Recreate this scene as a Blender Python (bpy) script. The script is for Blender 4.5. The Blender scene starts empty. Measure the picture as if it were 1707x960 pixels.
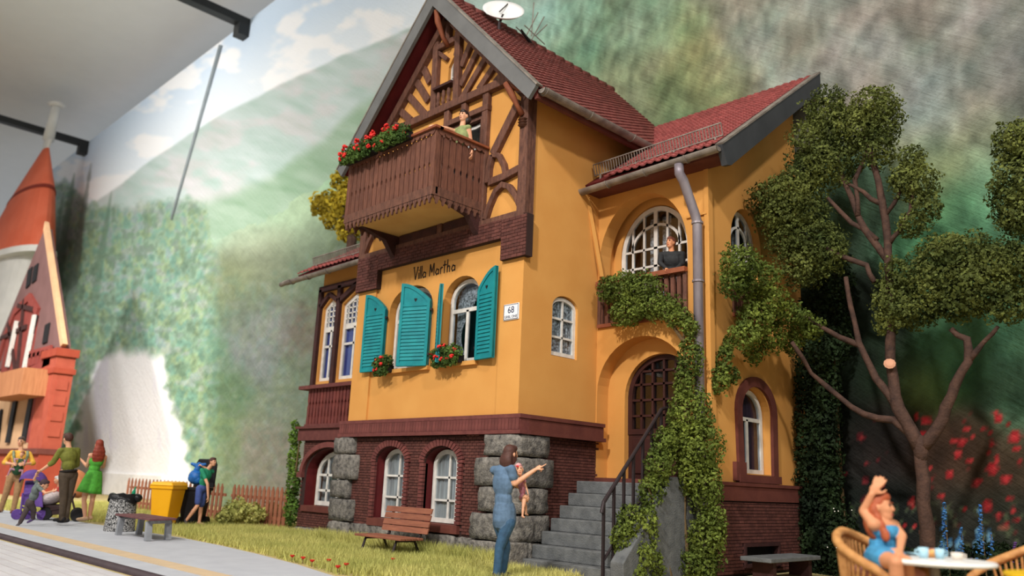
import bpy, bmesh, math, random
import numpy as np
from mathutils import Vector, Matrix
from mathutils.geometry import tessellate_polygon
random.seed(7); RNG = np.random.default_rng(7)
scene = bpy.context.scene
COL = scene.collection
pi = math.pi

# ------------------------------------------------------------------ camera
FPX, YAW, PITCH, ROLL = 1356.9, -0.79437604, 0.23745778, 0.04207885
CAM = Vector((8.83, -8.95, 1.15))
_f = Vector((math.sin(YAW)*math.cos(PITCH), math.cos(YAW)*math.cos(PITCH), math.sin(PITCH)))
_r0 = Vector((math.cos(YAW), -math.sin(YAW), 0)); _u0 = _r0.cross(_f)
_r = _r0*math.cos(ROLL) + _u0*math.sin(ROLL); _u = _u0*math.cos(ROLL) - _r0*math.sin(ROLL)
cam_d = bpy.data.cameras.new('camera'); cam = bpy.data.objects.new('camera', cam_d); COL.objects.link(cam)
cam.matrix_world = Matrix(((_r.x, _u.x, -_f.x, CAM.x), (_r.y, _u.y, -_f.y, CAM.y), (_r.z, _u.z, -_f.z, CAM.z), (0, 0, 0, 1)))
cam_d.sensor_width = 36; cam_d.lens = 36*FPX/1707; cam_d.clip_end = 300
cam_d.dof.use_dof = True; cam_d.dof.focus_distance = 12.2; cam_d.dof.aperture_fstop = 0.6
scene.camera = cam

# ------------------------------------------------------------------ world, lamps of the exhibition hall and added fill lamps
w = bpy.data.worlds.new('hall_air'); scene.world = w; w.use_nodes = True
w.node_tree.nodes['Background'].inputs[0].default_value = (0.9, 0.95, 1.0, 1)
w.node_tree.nodes['Background'].inputs[1].default_value = 0.47

def lamp(name, loc, target, power, size, col, spread=180):
    d = bpy.data.lights.new(name, 'AREA'); d.energy = power; d.shape = 'DISK'; d.size = size; d.color = col
    d.spread = math.radians(spread)
    o = bpy.data.objects.new(name, d); COL.objects.link(o); o.location = loc
    o.rotation_euler = (Vector(target) - Vector(loc)).to_track_quat('-Z', 'Y').to_euler()
    return o
for (loc, tgt, pw, spr) in (((-26, -17, 19.5), (-29, -2, 0), 1700, 110), ((-13, -15, 19.5), (-25, -1, 0), 700, 105), ((-2, -13, 19.5), (-31, 5, 0), 930, 46), ((-24, -24, 19.0), (-26, 5, 19), 720, 66), ((-6, -19, 19.5), (-4, -1, 1), 600, 110), ((9, -21, 19.5), (2, 0, 1), 2300, 110), ((20, -12, 19.5), (6, 0, 1), 1300, 115)):  # narrow waterfall spot and level sky wash are unseen lamps added for brightness
    lamp('hall_or_fill_lamp', loc, tgt, pw*1.06, 1.8, (1.0, .965, .91), spr)

vs = scene.view_settings
vs.view_transform = 'Standard'; vs.look = 'None'; vs.exposure = 0.0; vs.gamma = 1.0; vs.use_curve_mapping = False

# ------------------------------------------------------------------ helpers
def ray(px, py): return _r*((px-853.5)/FPX) - _u*((py-480)/FPX) + _f
def at(px, py, ax, val):
    """point of the world seen at a photograph pixel, on the plane x / y / z = val"""
    d = ray(px, py); i = 'xyz'.index(ax); return CAM + d*((val - CAM[i])/d[i])
HV = Vector((_f.x, _f.y, 0)).normalized()
def at_d(px, py, base, d=0.0):
    """same, on the upright plane through base that faces the viewer, d metres behind it"""
    q = ray(px, py); return CAM + q*(((Vector(base)-CAM).dot(HV) + d)/q.dot(HV))
def tag(o, label=None, cat=None, group=None, kind=None):
    if label: o['label'] = label
    if cat: o['category'] = cat
    if group: o['group'] = group
    if kind: o['kind'] = kind
    return o
def empty(name, loc=(0, 0, 0), label=None, cat=None, group=None, rz=0):
    o = bpy.data.objects.new(name, None); COL.objects.link(o); o.location = loc; o.rotation_euler = (0, 0, rz)
    o.empty_display_size = .1
    return tag(o, label, cat, group)
def inst(name, mesh, parent, m):
    o = bpy.data.objects.new(name, mesh); COL.objects.link(o); o.parent = parent; o.matrix_basis = m
    return o
class PL:
    """upright plane: u runs along it, v is height, d is distance out of it"""
    def __init__(s, o, U, N): s.o, s.U, s.N = Vector(o), Vector(U), Vector(N)
    def p(s, u, v, d=0): return s.o + s.U*u + s.N*d + Vector((0, 0, v))
FA = PL((0, 0, 0), (1, 0, 0), (0, -1, 0)); FB = PL((0, 0, 0), (0, 1, 0), (1, 0, 0))
FC = PL((0, 1.83, 0), (1, 0, 0), (0, -1, 0)); FS = PL((2.22, 0, 0), (0, 1, 0), (1, 0, 0))
FL = PL((0, .7, 0), (1, 0, 0), (0, -1, 0))
class MB:
    def __init__(s): s.v, s.f, s.m = [], [], []
    def add(s, v, f, m=0):
        n = len(s.v); s.v += [tuple(a) for a in v]; s.f += [tuple(i+n for i in a) for a in f]; s.m += [m]*len(f); return s
    def hexa(s, q, m=0):
        return s.add(q, [(0, 3, 2, 1), (4, 5, 6, 7), (0, 1, 5, 4), (1, 2, 6, 5), (2, 3, 7, 6), (3, 0, 4, 7)], m)
    def box(s, x0, x1, y0, y1, z0, z1, m=0):
        return s.hexa([(x0, y0, z0), (x1, y0, z0), (x1, y1, z0), (x0, y1, z0), (x0, y0, z1), (x1, y0, z1), (x1, y1, z1), (x0, y1, z1)], m)
    def pbox(s, pl, u0, u1, v0, v1, d0, d1, m=0):
        return s.hexa([pl.p(u0, v0, d0), pl.p(u1, v0, d0), pl.p(u1, v0, d1), pl.p(u0, v0, d1),
                       pl.p(u0, v1, d0), pl.p(u1, v1, d0), pl.p(u1, v1, d1), pl.p(u0, v1, d1)], m)
    def prism(s, a, b, m=0):
        n = len(a); s.add(list(a)+list(b), [tuple(range(n)), tuple(range(2*n-1, n-1, -1))] + [(i, i+n, (i+1) % n+n, (i+1) % n) for i in range(n)], m); return s
    def pprism(s, pl, poly, d0, d1, m=0): return s.prism([pl.p(u, v, d0) for u, v in poly], [pl.p(u, v, d1) for u, v in poly], m)
    def pstrip(s, pl, pts, w, d0, d1, closed=False, m=0):
        n = len(pts); L, R = [], []
        for i in range(n):
            a = Vector(pts[(i-1) % n] if closed or i else pts[0]); b = Vector(pts[(i+1) % n] if closed or i < n-1 else pts[-1])
            c = Vector(pts[i]); t1 = (c-a); t2 = (b-c)
            t1 = t1.normalized() if t1.length > 1e-6 else t2.normalized(); t2 = t2.normalized() if t2.length > 1e-6 else t1
            n1 = Vector((-t1.y, t1.x)); n2 = Vector((-t2.y, t2.x)); nn = (n1+n2)
            nn = nn.normalized() if nn.length > 1e-6 else n1
            k = 1/max(.5, nn.dot(n1)); ww = (w[i] if isinstance(w, (list, tuple)) else w)/2*k
            L.append(c+nn*ww); R.append(c-nn*ww)
        V = []
        for i in range(n): V += [pl.p(L[i].x, L[i].y, d0), pl.p(R[i].x, R[i].y, d0), pl.p(R[i].x, R[i].y, d1), pl.p(L[i].x, L[i].y, d1)]
        F = []
        for i in range(n if closed else n-1):
            j = (i+1) % n
            for k in range(4): F.append((4*i+k, 4*i+(k+1) % 4, 4*j+(k+1) % 4, 4*j+k))
        if not closed: F += [(0, 1, 2, 3), (4*n-4, 4*n-1, 4*n-2, 4*n-3)]
        return s.add(V, F, m)
    def pbar(s, pl, a, b, w, d0, d1, m=0): return s.pstrip(pl, [a, b], w, d0, d1, m=m)
    def beam(s, p, q, w, h, up=(0, 0, 1), m=0):
        p, q, up = Vector(p), Vector(q), Vector(up); t = (q-p).normalized(); a = t.cross(up)
        a = (a if a.length > 1e-4 else t.cross(Vector((1, 0, 0)))).normalized()*w/2; b = a.cross(t).normalized()*h/2
        return s.hexa([p-a-b, p+a-b, q+a-b, q-a-b, p-a+b, p+a+b, q+a+b, q-a+b], m)
    def tube(s, path, r, n=8, m=0, cap=True):
        P = [Vector(p) for p in path]; k = len(P); R = r if isinstance(r, (list, tuple)) else [r]*k
        V, F = [], []; ref = None
        for i in range(k):
            t = (P[min(i+1, k-1)]-P[max(i-1, 0)]).normalized()
            if ref is None: ref = t.orthogonal().normalized()
            a = (ref - t*ref.dot(t)); a = a.normalized() if a.length > 1e-5 else t.orthogonal().normalized(); ref = a; b = t.cross(a)
            for j in range(n):
                q = 2*pi*j/n; V.append(P[i]+(a*math.cos(q)+b*math.sin(q))*R[i])
        for i in range(k-1):
            for j in range(n): F.append((i*n+j, i*n+(j+1) % n, (i+1)*n+(j+1) % n, (i+1)*n+j))
        if cap: F += [tuple(range(n-1, -1, -1)), tuple(range((k-1)*n, k*n))]
        return s.add(V, F, m)
    def lathe(s, prof, c=(0, 0, 0), n=20, m=0, axis=(0, 0, 1)):
        c = Vector(c); ax = Vector(axis).normalized(); a = ax.orthogonal().normalized(); b = ax.cross(a); V, F = [], []
        for r, z in prof:
            for j in range(n): q = 2*pi*j/n; V.append(c+ax*z+(a*math.cos(q)+b*math.sin(q))*r)
        for i in range(len(prof)-1):
            for j in range(n): F.append((i*n+j, i*n+(j+1) % n, (i+1)*n+(j+1) % n, (i+1)*n+j))
        F += [tuple(range(n-1, -1, -1)), tuple(range((len(prof)-1)*n, len(prof)*n))]
        return s.add(V, F, m)
    def ell(s, c, r, M=None, nu=14, nv=9, m=0):
        c = Vector(c); r = (r, r, r) if isinstance(r, (int, float)) else r; V = []; F = []
        for i in range(1, nv):
            t = pi*i/nv
            for j in range(nu):
                q = 2*pi*j/nu; p = Vector((r[0]*math.sin(t)*math.cos(q), r[1]*math.sin(t)*math.sin(q), r[2]*math.cos(t)))
                V.append(c+(M @ p if M else p))
        top = len(V); V.append(c+(M @ Vector((0, 0, r[2])) if M else Vector((0, 0, r[2])))); V.append(c-(M @ Vector((0, 0, r[2])) if M else Vector((0, 0, r[2]))))
        for i in range(nv-2):
            for j in range(nu): F.append((i*nu+j, (i+1)*nu+j, (i+1)*nu+(j+1) % nu, i*nu+(j+1) % nu))
        for j in range(nu): F += [(top, j, (j+1) % nu), (top+1, (nv-2)*nu+(j+1) % nu, (nv-2)*nu+j)]
        return s.add(V, F, m)
    def cone2(s, p, q, r1, r2, n=12, m=0):
        """round-ended tapered limb"""
        p, q = Vector(p), Vector(q); t = q-p; L = t.length
        if L < 1e-5: return s.ell(p, max(r1, r2), m=m)
        prof = [(r1*math.sin(a)+1e-4, -r1*math.cos(a)) for a in (0, .5, 1.0, 1.57)] + [(r1+(r2-r1)*k/4, L*k/4) for k in (1, 2, 3)] + [(r2*math.cos(a)+1e-4, L+r2*math.sin(a)) for a in (0, .57, 1.07, 1.57)]
        return s.lathe(prof, p, n, m, t)
    def mesh(s, name, mats, smooth=False, recalc=True):
        me = bpy.data.meshes.new(name); me.from_pydata([tuple(v) for v in s.v], [], s.f)
        mats = mats if isinstance(mats, (list, tuple)) else [mats]
        for mm in mats: me.materials.append(mm)
        if len(mats) > 1: me.polygons.foreach_set('material_index', s.m)
        if recalc:
            b = bmesh.new(); b.from_mesh(me); bmesh.ops.recalc_face_normals(b, faces=b.faces); b.to_mesh(me); b.free()
        if smooth: me.shade_smooth()
        return me
    def build(s, name, mats, parent=None, smooth=False, recalc=True, bevel=0, origin=None):
        if origin is None and parent is not None and parent.type == 'EMPTY' and parent.parent is None:
            origin = None
        me = s.mesh(name, mats, smooth, recalc)
        o = bpy.data.objects.new(name, me); COL.objects.link(o)
        if parent is not None:
            o.parent = parent
            if parent.get('worldspace', 1): o.matrix_parent_inverse = wm(parent).inverted()
        if bevel:
            b = o.modifiers.new('bevel', 'BEVEL'); b.width = bevel; b.segments = 2; b.limit_method = 'ANGLE'
        return o
def wm(o):
    m = o.matrix_basis.copy()
    if o.parent: m = wm(o.parent) @ o.matrix_parent_inverse @ m
    return m
def arch(u0, u1, v0, vs_, vt, n=14):
    c = (u0+u1)/2; a = (u1-u0)/2
    return [(u0, v0), (u1, v0)] + [(c+a*math.cos(pi*i/n), vs_+(vt-vs_)*math.sin(pi*i/n)) for i in range(n+1)]
def wall(name, pl, outer, holes, thick, mat, parent, reveal=None):
    b = MB(); loops = [outer]+holes; flat = [p for l in loops for p in l]
    tris = tessellate_polygon([[Vector((u, v, 0)) for u, v in l] for l in loops])
    nv = len(flat); V = [pl.p(u, v, 0) for u, v in flat]+[pl.p(u, v, -thick) for u, v in flat]
    b.add(V, [tuple(t) for t in tris]+[tuple(i+nv for i in reversed(t)) for t in tris])
    k = 0
    for li, l in enumerate(loops):
        n = len(l); V = [pl.p(u, v, 0) for u, v in l]+[pl.p(u, v, -thick) for u, v in l]
        b.add(V, [(i, (i+1) % n, (i+1) % n+n, i+n) for i in range(n)], 1 if li and reveal else 0)
    return b.build(name, [mat, reveal or mat], parent, recalc=False)

# ------------------------------------------------------------------ procedural materials
def lin(c):
    def g(x): x /= 255; return x/12.92 if x <= .04045 else ((x+.055)/1.055)**2.4
    return (g(c[0]), g(c[1]), g(c[2]), 1)
def mat(name, col, alt=None, rough=.75, scale=5, bump=0, bscale=60, metal=0, rnd=0, island=0, detail=5, stretch=None, spec=.3, trans=0, contrast=.25, emit=0):
    m = bpy.data.materials.new(name); m.use_nodes = True; N = m.node_tree.nodes; K = m.node_tree.links
    P = N['Principled BSDF']; P.inputs['Roughness'].default_value = rough; P.inputs['Metallic'].default_value = metal
    P.inputs['Specular IOR Level'].default_value = spec
    tc = N.new('ShaderNodeTexCoord'); src = tc.outputs['Object']
    if stretch:
        mp = N.new('ShaderNodeMapping'); mp.inputs['Scale'].default_value = stretch; K.new(src, mp.inputs[0]); src = mp.outputs[0]
    nz = N.new('ShaderNodeTexNoise'); nz.inputs['Scale'].default_value = scale; nz.inputs['Detail'].default_value = detail; K.new(src, nz.inputs['Vector'])
    rp = N.new('ShaderNodeValToRGB'); rp.color_ramp.elements[0].position = .5-contrast; rp.color_ramp.elements[1].position = .5+contrast
    c0 = lin(col); c1 = lin(alt) if alt else tuple(x*.82 for x in c0[:3])+(1,)
    rp.color_ramp.elements[0].color = c1; rp.color_ramp.elements[1].color = c0; K.new(nz.outputs['Fac'], rp.inputs[0]); out = rp.outputs[0]
    if rnd or island:
        if rnd: oi = N.new('ShaderNodeObjectInfo'); s = oi.outputs['Random']; k = rnd
        else: oi = N.new('ShaderNodeNewGeometry'); s = oi.outputs['Random Per Island']; k = island
        mr = N.new('ShaderNodeMapRange'); mr.inputs[3].default_value = 1-k; mr.inputs[4].default_value = 1+k; K.new(s, mr.inputs[0])
        hs = N.new('ShaderNodeHueSaturation'); K.new(out, hs.inputs['Color']); K.new(mr.outputs[0], hs.inputs['Value']); out = hs.outputs[0]
    K.new(out, P.inputs['Base Color'])
    if bump:
        bn = N.new('ShaderNodeTexNoise'); bn.inputs['Scale'].default_value = bscale; bn.inputs['Detail'].default_value = 4; K.new(src, bn.inputs['Vector'])
        bp = N.new('ShaderNodeBump'); bp.inputs['Strength'].default_value = bump; bp.inputs['Distance'].default_value = .02; K.new(bn.outputs['Fac'], bp.inputs['Height']); K.new(bp.outputs[0], P.inputs['Normal'])
    if trans:
        tr = N.new('ShaderNodeBsdfTranslucent'); K.new(out, tr.inputs[0]); mx = N.new('ShaderNodeMixShader'); mx.inputs[0].default_value = trans
        K.new(P.outputs[0], mx.inputs[1]); K.new(tr.outputs[0], mx.inputs[2]); K.new(mx.outputs[0], N['Material Output'].inputs[0])
    return m
def glass(name, tint=(.8, .85, .9), refl=.14):
    m = bpy.data.materials.new(name); m.use_nodes = True; N = m.node_tree.nodes; K = m.node_tree.links; N.remove(N['Principled BSDF'])
    t = N.new('ShaderNodeBsdfTransparent'); t.inputs[0].default_value = tint+(1,); g = N.new('ShaderNodeBsdfGlossy'); g.inputs['Roughness'].default_value = .05
    lw = N.new('ShaderNodeLayerWeight'); lw.inputs[0].default_value = .2; ad = N.new('ShaderNodeMath'); ad.operation = 'MULTIPLY_ADD'; ad.inputs[1].default_value = .14; ad.inputs[2].default_value = refl*.4; K.new(lw.outputs['Facing'], ad.inputs[0])
    mx = N.new('ShaderNodeMixShader'); K.new(ad.outputs[0], mx.inputs[0]); K.new(t.outputs[0], mx.inputs[1]); K.new(g.outputs[0], mx.inputs[2]); K.new(mx.outputs[0], N['Material Output'].inputs[0])
    return m
m_plaster = mat('ochre_plaster', (214, 156, 84), (200, 138, 68), .9, 1.3, .15, 90, contrast=.35)
m_brick = mat('dark_red_brick', (100, 58, 50), (76, 42, 38), .8, 9, .3, 80, rnd=.22)
m_brick_i = mat('dark_red_brick_field', (100, 58, 50), (76, 42, 38), .8, 9, .3, 80, island=.22)
m_mortar = mat('dark_mortar', (54, 36, 33), None, .9, 20)
m_trimbrick = mat('purple_red_brick', (116, 64, 58), (92, 46, 44), .75, 9, .3, 80, rnd=.15)
m_brown = mat('brown_stone_trim', (108, 58, 48), (88, 44, 38), .8, 4, .2, 60)
m_timber = mat('brown_timber', (118, 79, 63), (74, 47, 40), .75, 6, .5, 30, stretch=(3, 3, 1.0))
m_timber2 = mat('balcony_wood', (120, 77, 60), (86, 52, 42), .75, 7, .5, 40, stretch=(4, 4, .8), rnd=.12)
m_timber_dk = mat('dark_timber', (70, 38, 34), (48, 26, 26), .75, 6, .4, 40)
m_rail = mat('reddish_handrail', (146, 84, 54), (120, 62, 42), .65, 7, .3, 40)
m_soffit = mat('dark_red_soffit', (96, 24, 26), (76, 14, 18), .7, 4, .1, 40)
m_barge = mat('grey_bargeboard', (108, 108, 108), (94, 94, 94), .6, 3, .05, 40)
m_barge_dk = mat('slate_bargeboard', (62, 64, 68), (50, 52, 56), .6, 3, .05, 40)
m_tile = mat('clay_roof_tile', (126, 66, 60), (92, 46, 42), .7, 7, .2, 50, rnd=.2)
m_tile_i = mat('clay_roof_tiles', (126, 66, 60), (92, 46, 42), .7, 7, .2, 50, island=.2)
m_tile2 = mat('pale_clay_roof_tile', (170, 92, 88), (132, 66, 64), .7, 7, .2, 50, rnd=.18)
m_tile2_i = mat('pale_clay_roof_tiles', (170, 92, 88), (132, 66, 64), .7, 7, .2, 50, island=.18)
m_zinc = mat('weathered_zinc', (150, 140, 130), (108, 98, 92), .5, 5, .2, 30, metal=.25, contrast=.2)
m_pipe = mat('zinc_pipe', (150, 142, 146), (112, 102, 112), .45, 4, .15, 30, metal=.3, stretch=(2, 2, .5))
m_teal = mat('teal_paint', (24, 138, 142), (14, 112, 120), .55, 5, .2, 60)
m_white = mat('white_window_paint', (226, 222, 214), (198, 192, 186), .5, 8, .1, 60)
m_ashlar = mat('grey_granite', (138, 132, 124), (66, 63, 62), .9, 13, 1.0, 38, rnd=.15, contrast=.22)
m_concrete = mat('grey_concrete', (112, 113, 113), (76, 78, 80), .85, 8, .5, 50, contrast=.3)
m_iron = mat('dark_iron', (52, 42, 44), None, .5, 10, .1, 60, metal=.3)
m_curtain = mat('grey_net_curtain', (226, 216, 200), (168, 158, 146), .9, 14, .2, 60, stretch=(1, 1, .15))
m_lace = mat('white_lace', (232, 226, 218), (110, 104, 98), .9, 26, .2, 60, contrast=.12)
m_room_shade = mat('painted_room_shade', (26, 20, 20), None, .9, 3)  # near-black colour stands in for the shade of unlit rooms
m_glass = glass('window_glass')
m_door = mat('dark_brown_door', (66, 34, 30), (50, 26, 24), .5, 5, .15, 40)
m_black = mat('black_paint', (22, 20, 22), None, .6, 10)
def win(parent, pl, u0, u1, v0, vs_, vt, d, fw=.06, bars=(), bw=.04, fmat=None, curtain=None, cd=.16, name='window', n=14, thick=.06):
    """a window: frame part with panes, glazing bars and curtain or dark room backing as sub-parts"""
    b = MB(); o = arch(u0+fw/2, u1-fw/2, v0+fw/2, vs_, vt-fw/2, n); b.pstrip(pl, o, fw, d, d-thick, True)
    f = b.build(name, fmat or m_white, parent)
    for bar in bars:
        q = MB(); q.pstrip(pl, bar[:-1] if isinstance(bar[-1], (int, float)) else bar, bar[-1] if isinstance(bar[-1], (int, float)) else bw, d-.008, d-.045); q.build('glazing_bar', fmat or m_white, f)
    q = MB(); q.pprism(pl, arch(u0+fw*.6, u1-fw*.6, v0+fw*.6, vs_, vt-fw*.6, n), d-.026, d-.032); q.build('pane', m_glass, f)
    if curtain:
        q = MB(); k = 40; V = []; o = arch(u0, u1, v0, vs_, vt, n)
        for i in range(k+1):
            u = u0+(u1-u0)*i/k; c = (u0+u1)/2; top = vs_+(vt-vs_)*math.sqrt(max(0, 1-((u-c)/((u1-u0)/2))**2)) if vt > vs_ else vt
            dd = d-cd+.018*math.sin(i*1.9)+.008*math.sin(i*.7); V += [pl.p(u, v0, dd), pl.p(u, top, dd)]
        q.add(V, [(2*i, 2*i+2, 2*i+3, 2*i+1) for i in range(k)]); q.build('curtain', curtain, f, smooth=True)
    return f
# ------------------------------------------------------------------ the setting: layout board, platform, backdrop, ceiling
YB = 5.0
m_soil = mat('dry_soil', (196, 172, 128), (158, 148, 92), .95, 1.6, .4, 60, contrast=.3)
b = MB(); b.add([(-70, -40, -.02), (30, -40, -.02), (30, YB+.3, -.02), (-70, YB+.3, -.02)], [(0, 1, 2, 3)]); tag(b.build('floor', m_soil), kind='structure')
m_asph = mat('grey_asphalt', (186, 188, 194), (170, 172, 180), .9, 3, .25, 120, contrast=.3)
edge = [(-60, -2.95), (-24, -2.95), (-15.6, -2.9), (-12, -2.72), (-8.7, -2.55), (-5.9, -2.43), (-4.2, -2.5), (-2.7, -2.66), (-1.2, -2.88), (-.1, -3.12), (2, -3.5), (6, -4.0), (12, -4.6)]
b = MB(); n = len(edge); b.prism([(x, y, .012) for x, y in edge]+[(12, -4.95, .012), (-60, -4.95, .012)], [(x, y, -.06) for x, y in edge]+[(12, -4.95, -.06), (-60, -4.95, -.06)])
tag(b.build('platform_pavement', m_asph), kind='structure')
m_line = mat('worn_cream_line', (206, 180, 146), (190, 168, 140), .9, 5)
b = MB(); b.box(-60, 12, -4.52, -4.24, .0, .018); tag(b.build('trim_1', m_line), kind='structure')
m_kerb = mat('dark_rail', (74, 60, 64), (54, 44, 48), .6, 4, .2)
b = MB(); b.tube([(-60, -5.02, -.02), (12, -5.02, -.02)], .07, 10); tag(b.build('trim_2', m_kerb, smooth=True), kind='structure')
m_bed = mat('pale_track_bed', (150, 140, 140), (136, 128, 128), .9, 2, .2, 60, stretch=(.2, 6, 1))
b = MB()
b.box(-60, 12, -9.5, -5.1, -.1, -.03); tag(b.build('track_bed', m_bed), kind='structure')
m_slab = mat('track_slab', (200, 198, 200), (182, 178, 182), .9, 3, .2, 60, island=.05)
b = MB()
for i in range(16):
    y = -5.16-.17*i; b.box(-60, 12, y-.155, y, -.05, -.012)
o = b.build('track_slab', m_slab, bpy.data.objects['track_bed']); o['kind'] = 'stuff'

# painted backdrop: colours of the mural laid on a fine grid of the wall
def vnoise(x, y, seed):
    g = np.random.default_rng(seed).random((256, 256)); xi = np.floor(x).astype(int); yi = np.floor(y).astype(int); fx = x-xi; fy = y-yi
    fx = fx*fx*(3-2*fx); fy = fy*fy*(3-2*fy); a = g[xi % 256, yi % 256]; b_ = g[(xi+1) % 256, yi % 256]; c = g[xi % 256, (yi+1) % 256]; d = g[(xi+1) % 256, (yi+1) % 256]
    return (a*(1-fx)+b_*fx)*(1-fy)+(c*(1-fx)+d*fx)*fy
def fbm(x, y, seed, o=4):
    s = 0; t = 0
    for k in range(o): s = s+vnoise(x*2**k+17*k, y*2**k+9*k, seed+k)/2**k; t += 1/2**k
    return s/t
xs = np.concatenate([np.arange(-52, -9, .16), np.arange(-9, 9.01, .05)]); zs = np.arange(0, 20.61, .06)
X, Z = np.meshgrid(xs, zs); nx, nz = len(xs), len(zs)
D0 = X-CAM.x; D1 = (YB-CAM.y); D2 = Z-CAM.z
dep = D0*_f.x+D1*_f.y+D2*_f.z; PXX = 853.5+FPX*(D0*_r.x+D1*_r.y+D2*_r.z)/dep; PYY = 480-FPX*(D0*_u.x+D1*_u.y+D2*_u.z)/dep
PXX = np.clip(PXX, -300, 2200); PYY = np.clip(PYY, -600, 1300)
ctl = [  # mural colours by place: (u, v, spread, r, g, b)
 (480, 40, 90, 200, 224, 248), (330, 150, 70, 202, 225, 248), (600, -60, 150, 200, 224, 246), (420, 160, 45, 240, 242, 244), (560, 75, 50, 242, 244, 244), (640, 20, 60, 236, 242, 242), (225, 230, 45, 246, 246, 250), (160, 250, 35, 226, 232, 244),
 (400, 215, 50, 190, 214, 204), (500, 190, 50, 178, 206, 192), (310, 270, 45, 190, 214, 206), (260, 320, 40, 186, 212, 202), (600, 160, 60, 180, 208, 196), (690, 70, 60, 190, 214, 208), (640, 240, 60, 166, 196, 168), (560, 250, 50, 150, 190, 152), (420, 330, 60, 152, 190, 158), (350, 370, 40, 160, 196, 170), (480, 330, 40, 158, 184, 148),
 (130, 380, 40, 108, 138, 112), (150, 480, 45, 116, 142, 122), (210, 430, 50, 140, 172, 146), (280, 450, 50, 122, 160, 146), (240, 520, 50, 118, 160, 138), (310, 520, 45, 122, 166, 138), (170, 570, 40, 116, 148, 120), (330, 600, 40, 108, 150, 112), (300, 640, 35, 92, 144, 92),
 (420, 400, 50, 158, 170, 142), (390, 470, 45, 150, 164, 118), (460, 440, 45, 140, 152, 120), (500, 430, 40, 122, 142, 116), (420, 520, 40, 120, 136, 118), (450, 550, 35, 148, 152, 150), (500, 560, 35, 128, 116, 102), (430, 600, 40, 142, 150, 150), (490, 620, 40, 126, 142, 118), (380, 650, 40, 106, 140, 98), (470, 680, 40, 138, 152, 128), (360, 730, 45, 132, 160, 108), (440, 750, 45, 160, 154, 136), (480, 790, 40, 166, 158, 142), (350, 800, 40, 150, 168, 122), (130, 650, 30, 118, 124, 118), (150, 700, 28, 60, 140, 86), (120, 720, 30, 96, 150, 96),
 (880, 20, 70, 152, 186, 170), (800, -40, 100, 178, 206, 196), (960, 70, 60, 104, 142, 108), (1040, 40, 70, 120, 148, 120), (1060, 150, 60, 140, 148, 110), (1150, 90, 60, 138, 148, 98), (1200, 140, 50, 128, 138, 92), (1120, 190, 50, 108, 132, 88), (1280, 60, 90, 136, 138, 122), (1400, 60, 120, 130, 130, 119), (1560, 60, 140, 124, 124, 116), (1700, 120, 100, 112, 115, 109), (1560, 170, 60, 124, 128, 120), (1640, 230, 60, 128, 138, 104), (1560, 270, 60, 120, 138, 96), (1680, 300, 60, 88, 124, 92), (1600, 340, 50, 76, 124, 84), (1560, 420, 50, 66, 118, 80), (1640, 450, 60, 70, 116, 80), (1420, 330, 60, 70, 100, 76),
 (1680, 560, 60, 66, 112, 80), (1580, 600, 50, 56, 104, 66), (1700, 660, 60, 62, 100, 74), (1540, 640, 40, 76, 96, 44), (1460, 600, 60, 30, 46, 30), (1400, 560, 60, 20, 30, 22), (1460, 740, 60, 36, 30, 28), (1600, 760, 60, 66, 44, 32), (1680, 780, 60, 70, 52, 36), (1620, 860, 60, 44, 44, 36), (1700, 880, 60, 46, 50, 40), (1480, 880, 60, 22, 26, 24), (1380, 700, 60, 18, 26, 18), (1380, 880, 60, 18, 24, 18), (1300, 400, 80, 60, 80, 60), (700, 500, 120, 120, 140, 110), (900, 600, 200, 90, 110, 80)]
wob = 26*(fbm(X*1.1, Z*1.1, 3)-.5); wob2 = 26*(fbm(X*1.1+50, Z*1.1, 8)-.5)
num = np.zeros(X.shape+(3,)); den = np.zeros(X.shape)
for (u, v, s, r_, g_, b_) in ctl:
    wgt = np.exp(-(((PXX+wob-u)**2+(PYY+wob2-v)**2)/(2*(s*.62)**2)))+1e-9/(1+((PXX-u)**2+(PYY-v)**2)/1e4); num += wgt[..., None]*np.array([r_, g_, b_]); den += wgt
C = num/den[..., None]
def blend(C, mask, col): return C*(1-mask[..., None])+np.array(col)*mask[..., None]
def sm(x, a, b_): t = np.clip((x-a)/(b_-a), 0, 1); return t*t*(3-2*t)
# layered mountains and sky of the left part
def line(pts): return np.interp(PXX, [q[0] for q in pts], [q[1] for q in pts])
y1 = line([(60, 372), (150, 345), (205, 305), (240, 275), (300, 235), (330, 215), (380, 184), (430, 163), (470, 140), (520, 118), (570, 94), (640, 66), (720, 30), (800, -20)])+5*(fbm(PXX/30, PYY/30, 201, 3)-.5)
y2 = line([(60, 420), (300, 345), (380, 328), (450, 298), (520, 250), (580, 196), (640, 150), (740, 90)])+14*(fbm(PXX/26, PYY/26, 203, 3)-.5)
y3 = line([(60, 470), (340, 398), (400, 384), (460, 358), (520, 318), (570, 286), (640, 240), (740, 180)])+22*(fbm(PXX/22, PYY/22, 205, 3)-.5)
left = 1-sm(PXX, 745, 800)
n1 = fbm(PXX/60, PYY/34, 211, 4); n2 = fbm((PXX+PYY*1.6)/70, (PYY*1.0-PXX*.45)/16, 213, 3)
hill2 = np.array([148, 178, 152])+(n2[..., None]-.5)*np.array([50, 36, 50]); C = C*(1-(left*(PYY < y3))[..., None])+hill2*(left*(PYY < y3))[..., None]
k1 = left*(1-sm(PYY-y2, -16, 10)); hill1 = np.array([180, 200, 196])+(n2[..., None]-.5)*np.array([44, 26, 40]); hill1 = hill1+sm(n1, .5, .66)[..., None]*np.array([14, -2, 2]); C = C*(1-k1[..., None])+hill1*k1[..., None]
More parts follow.
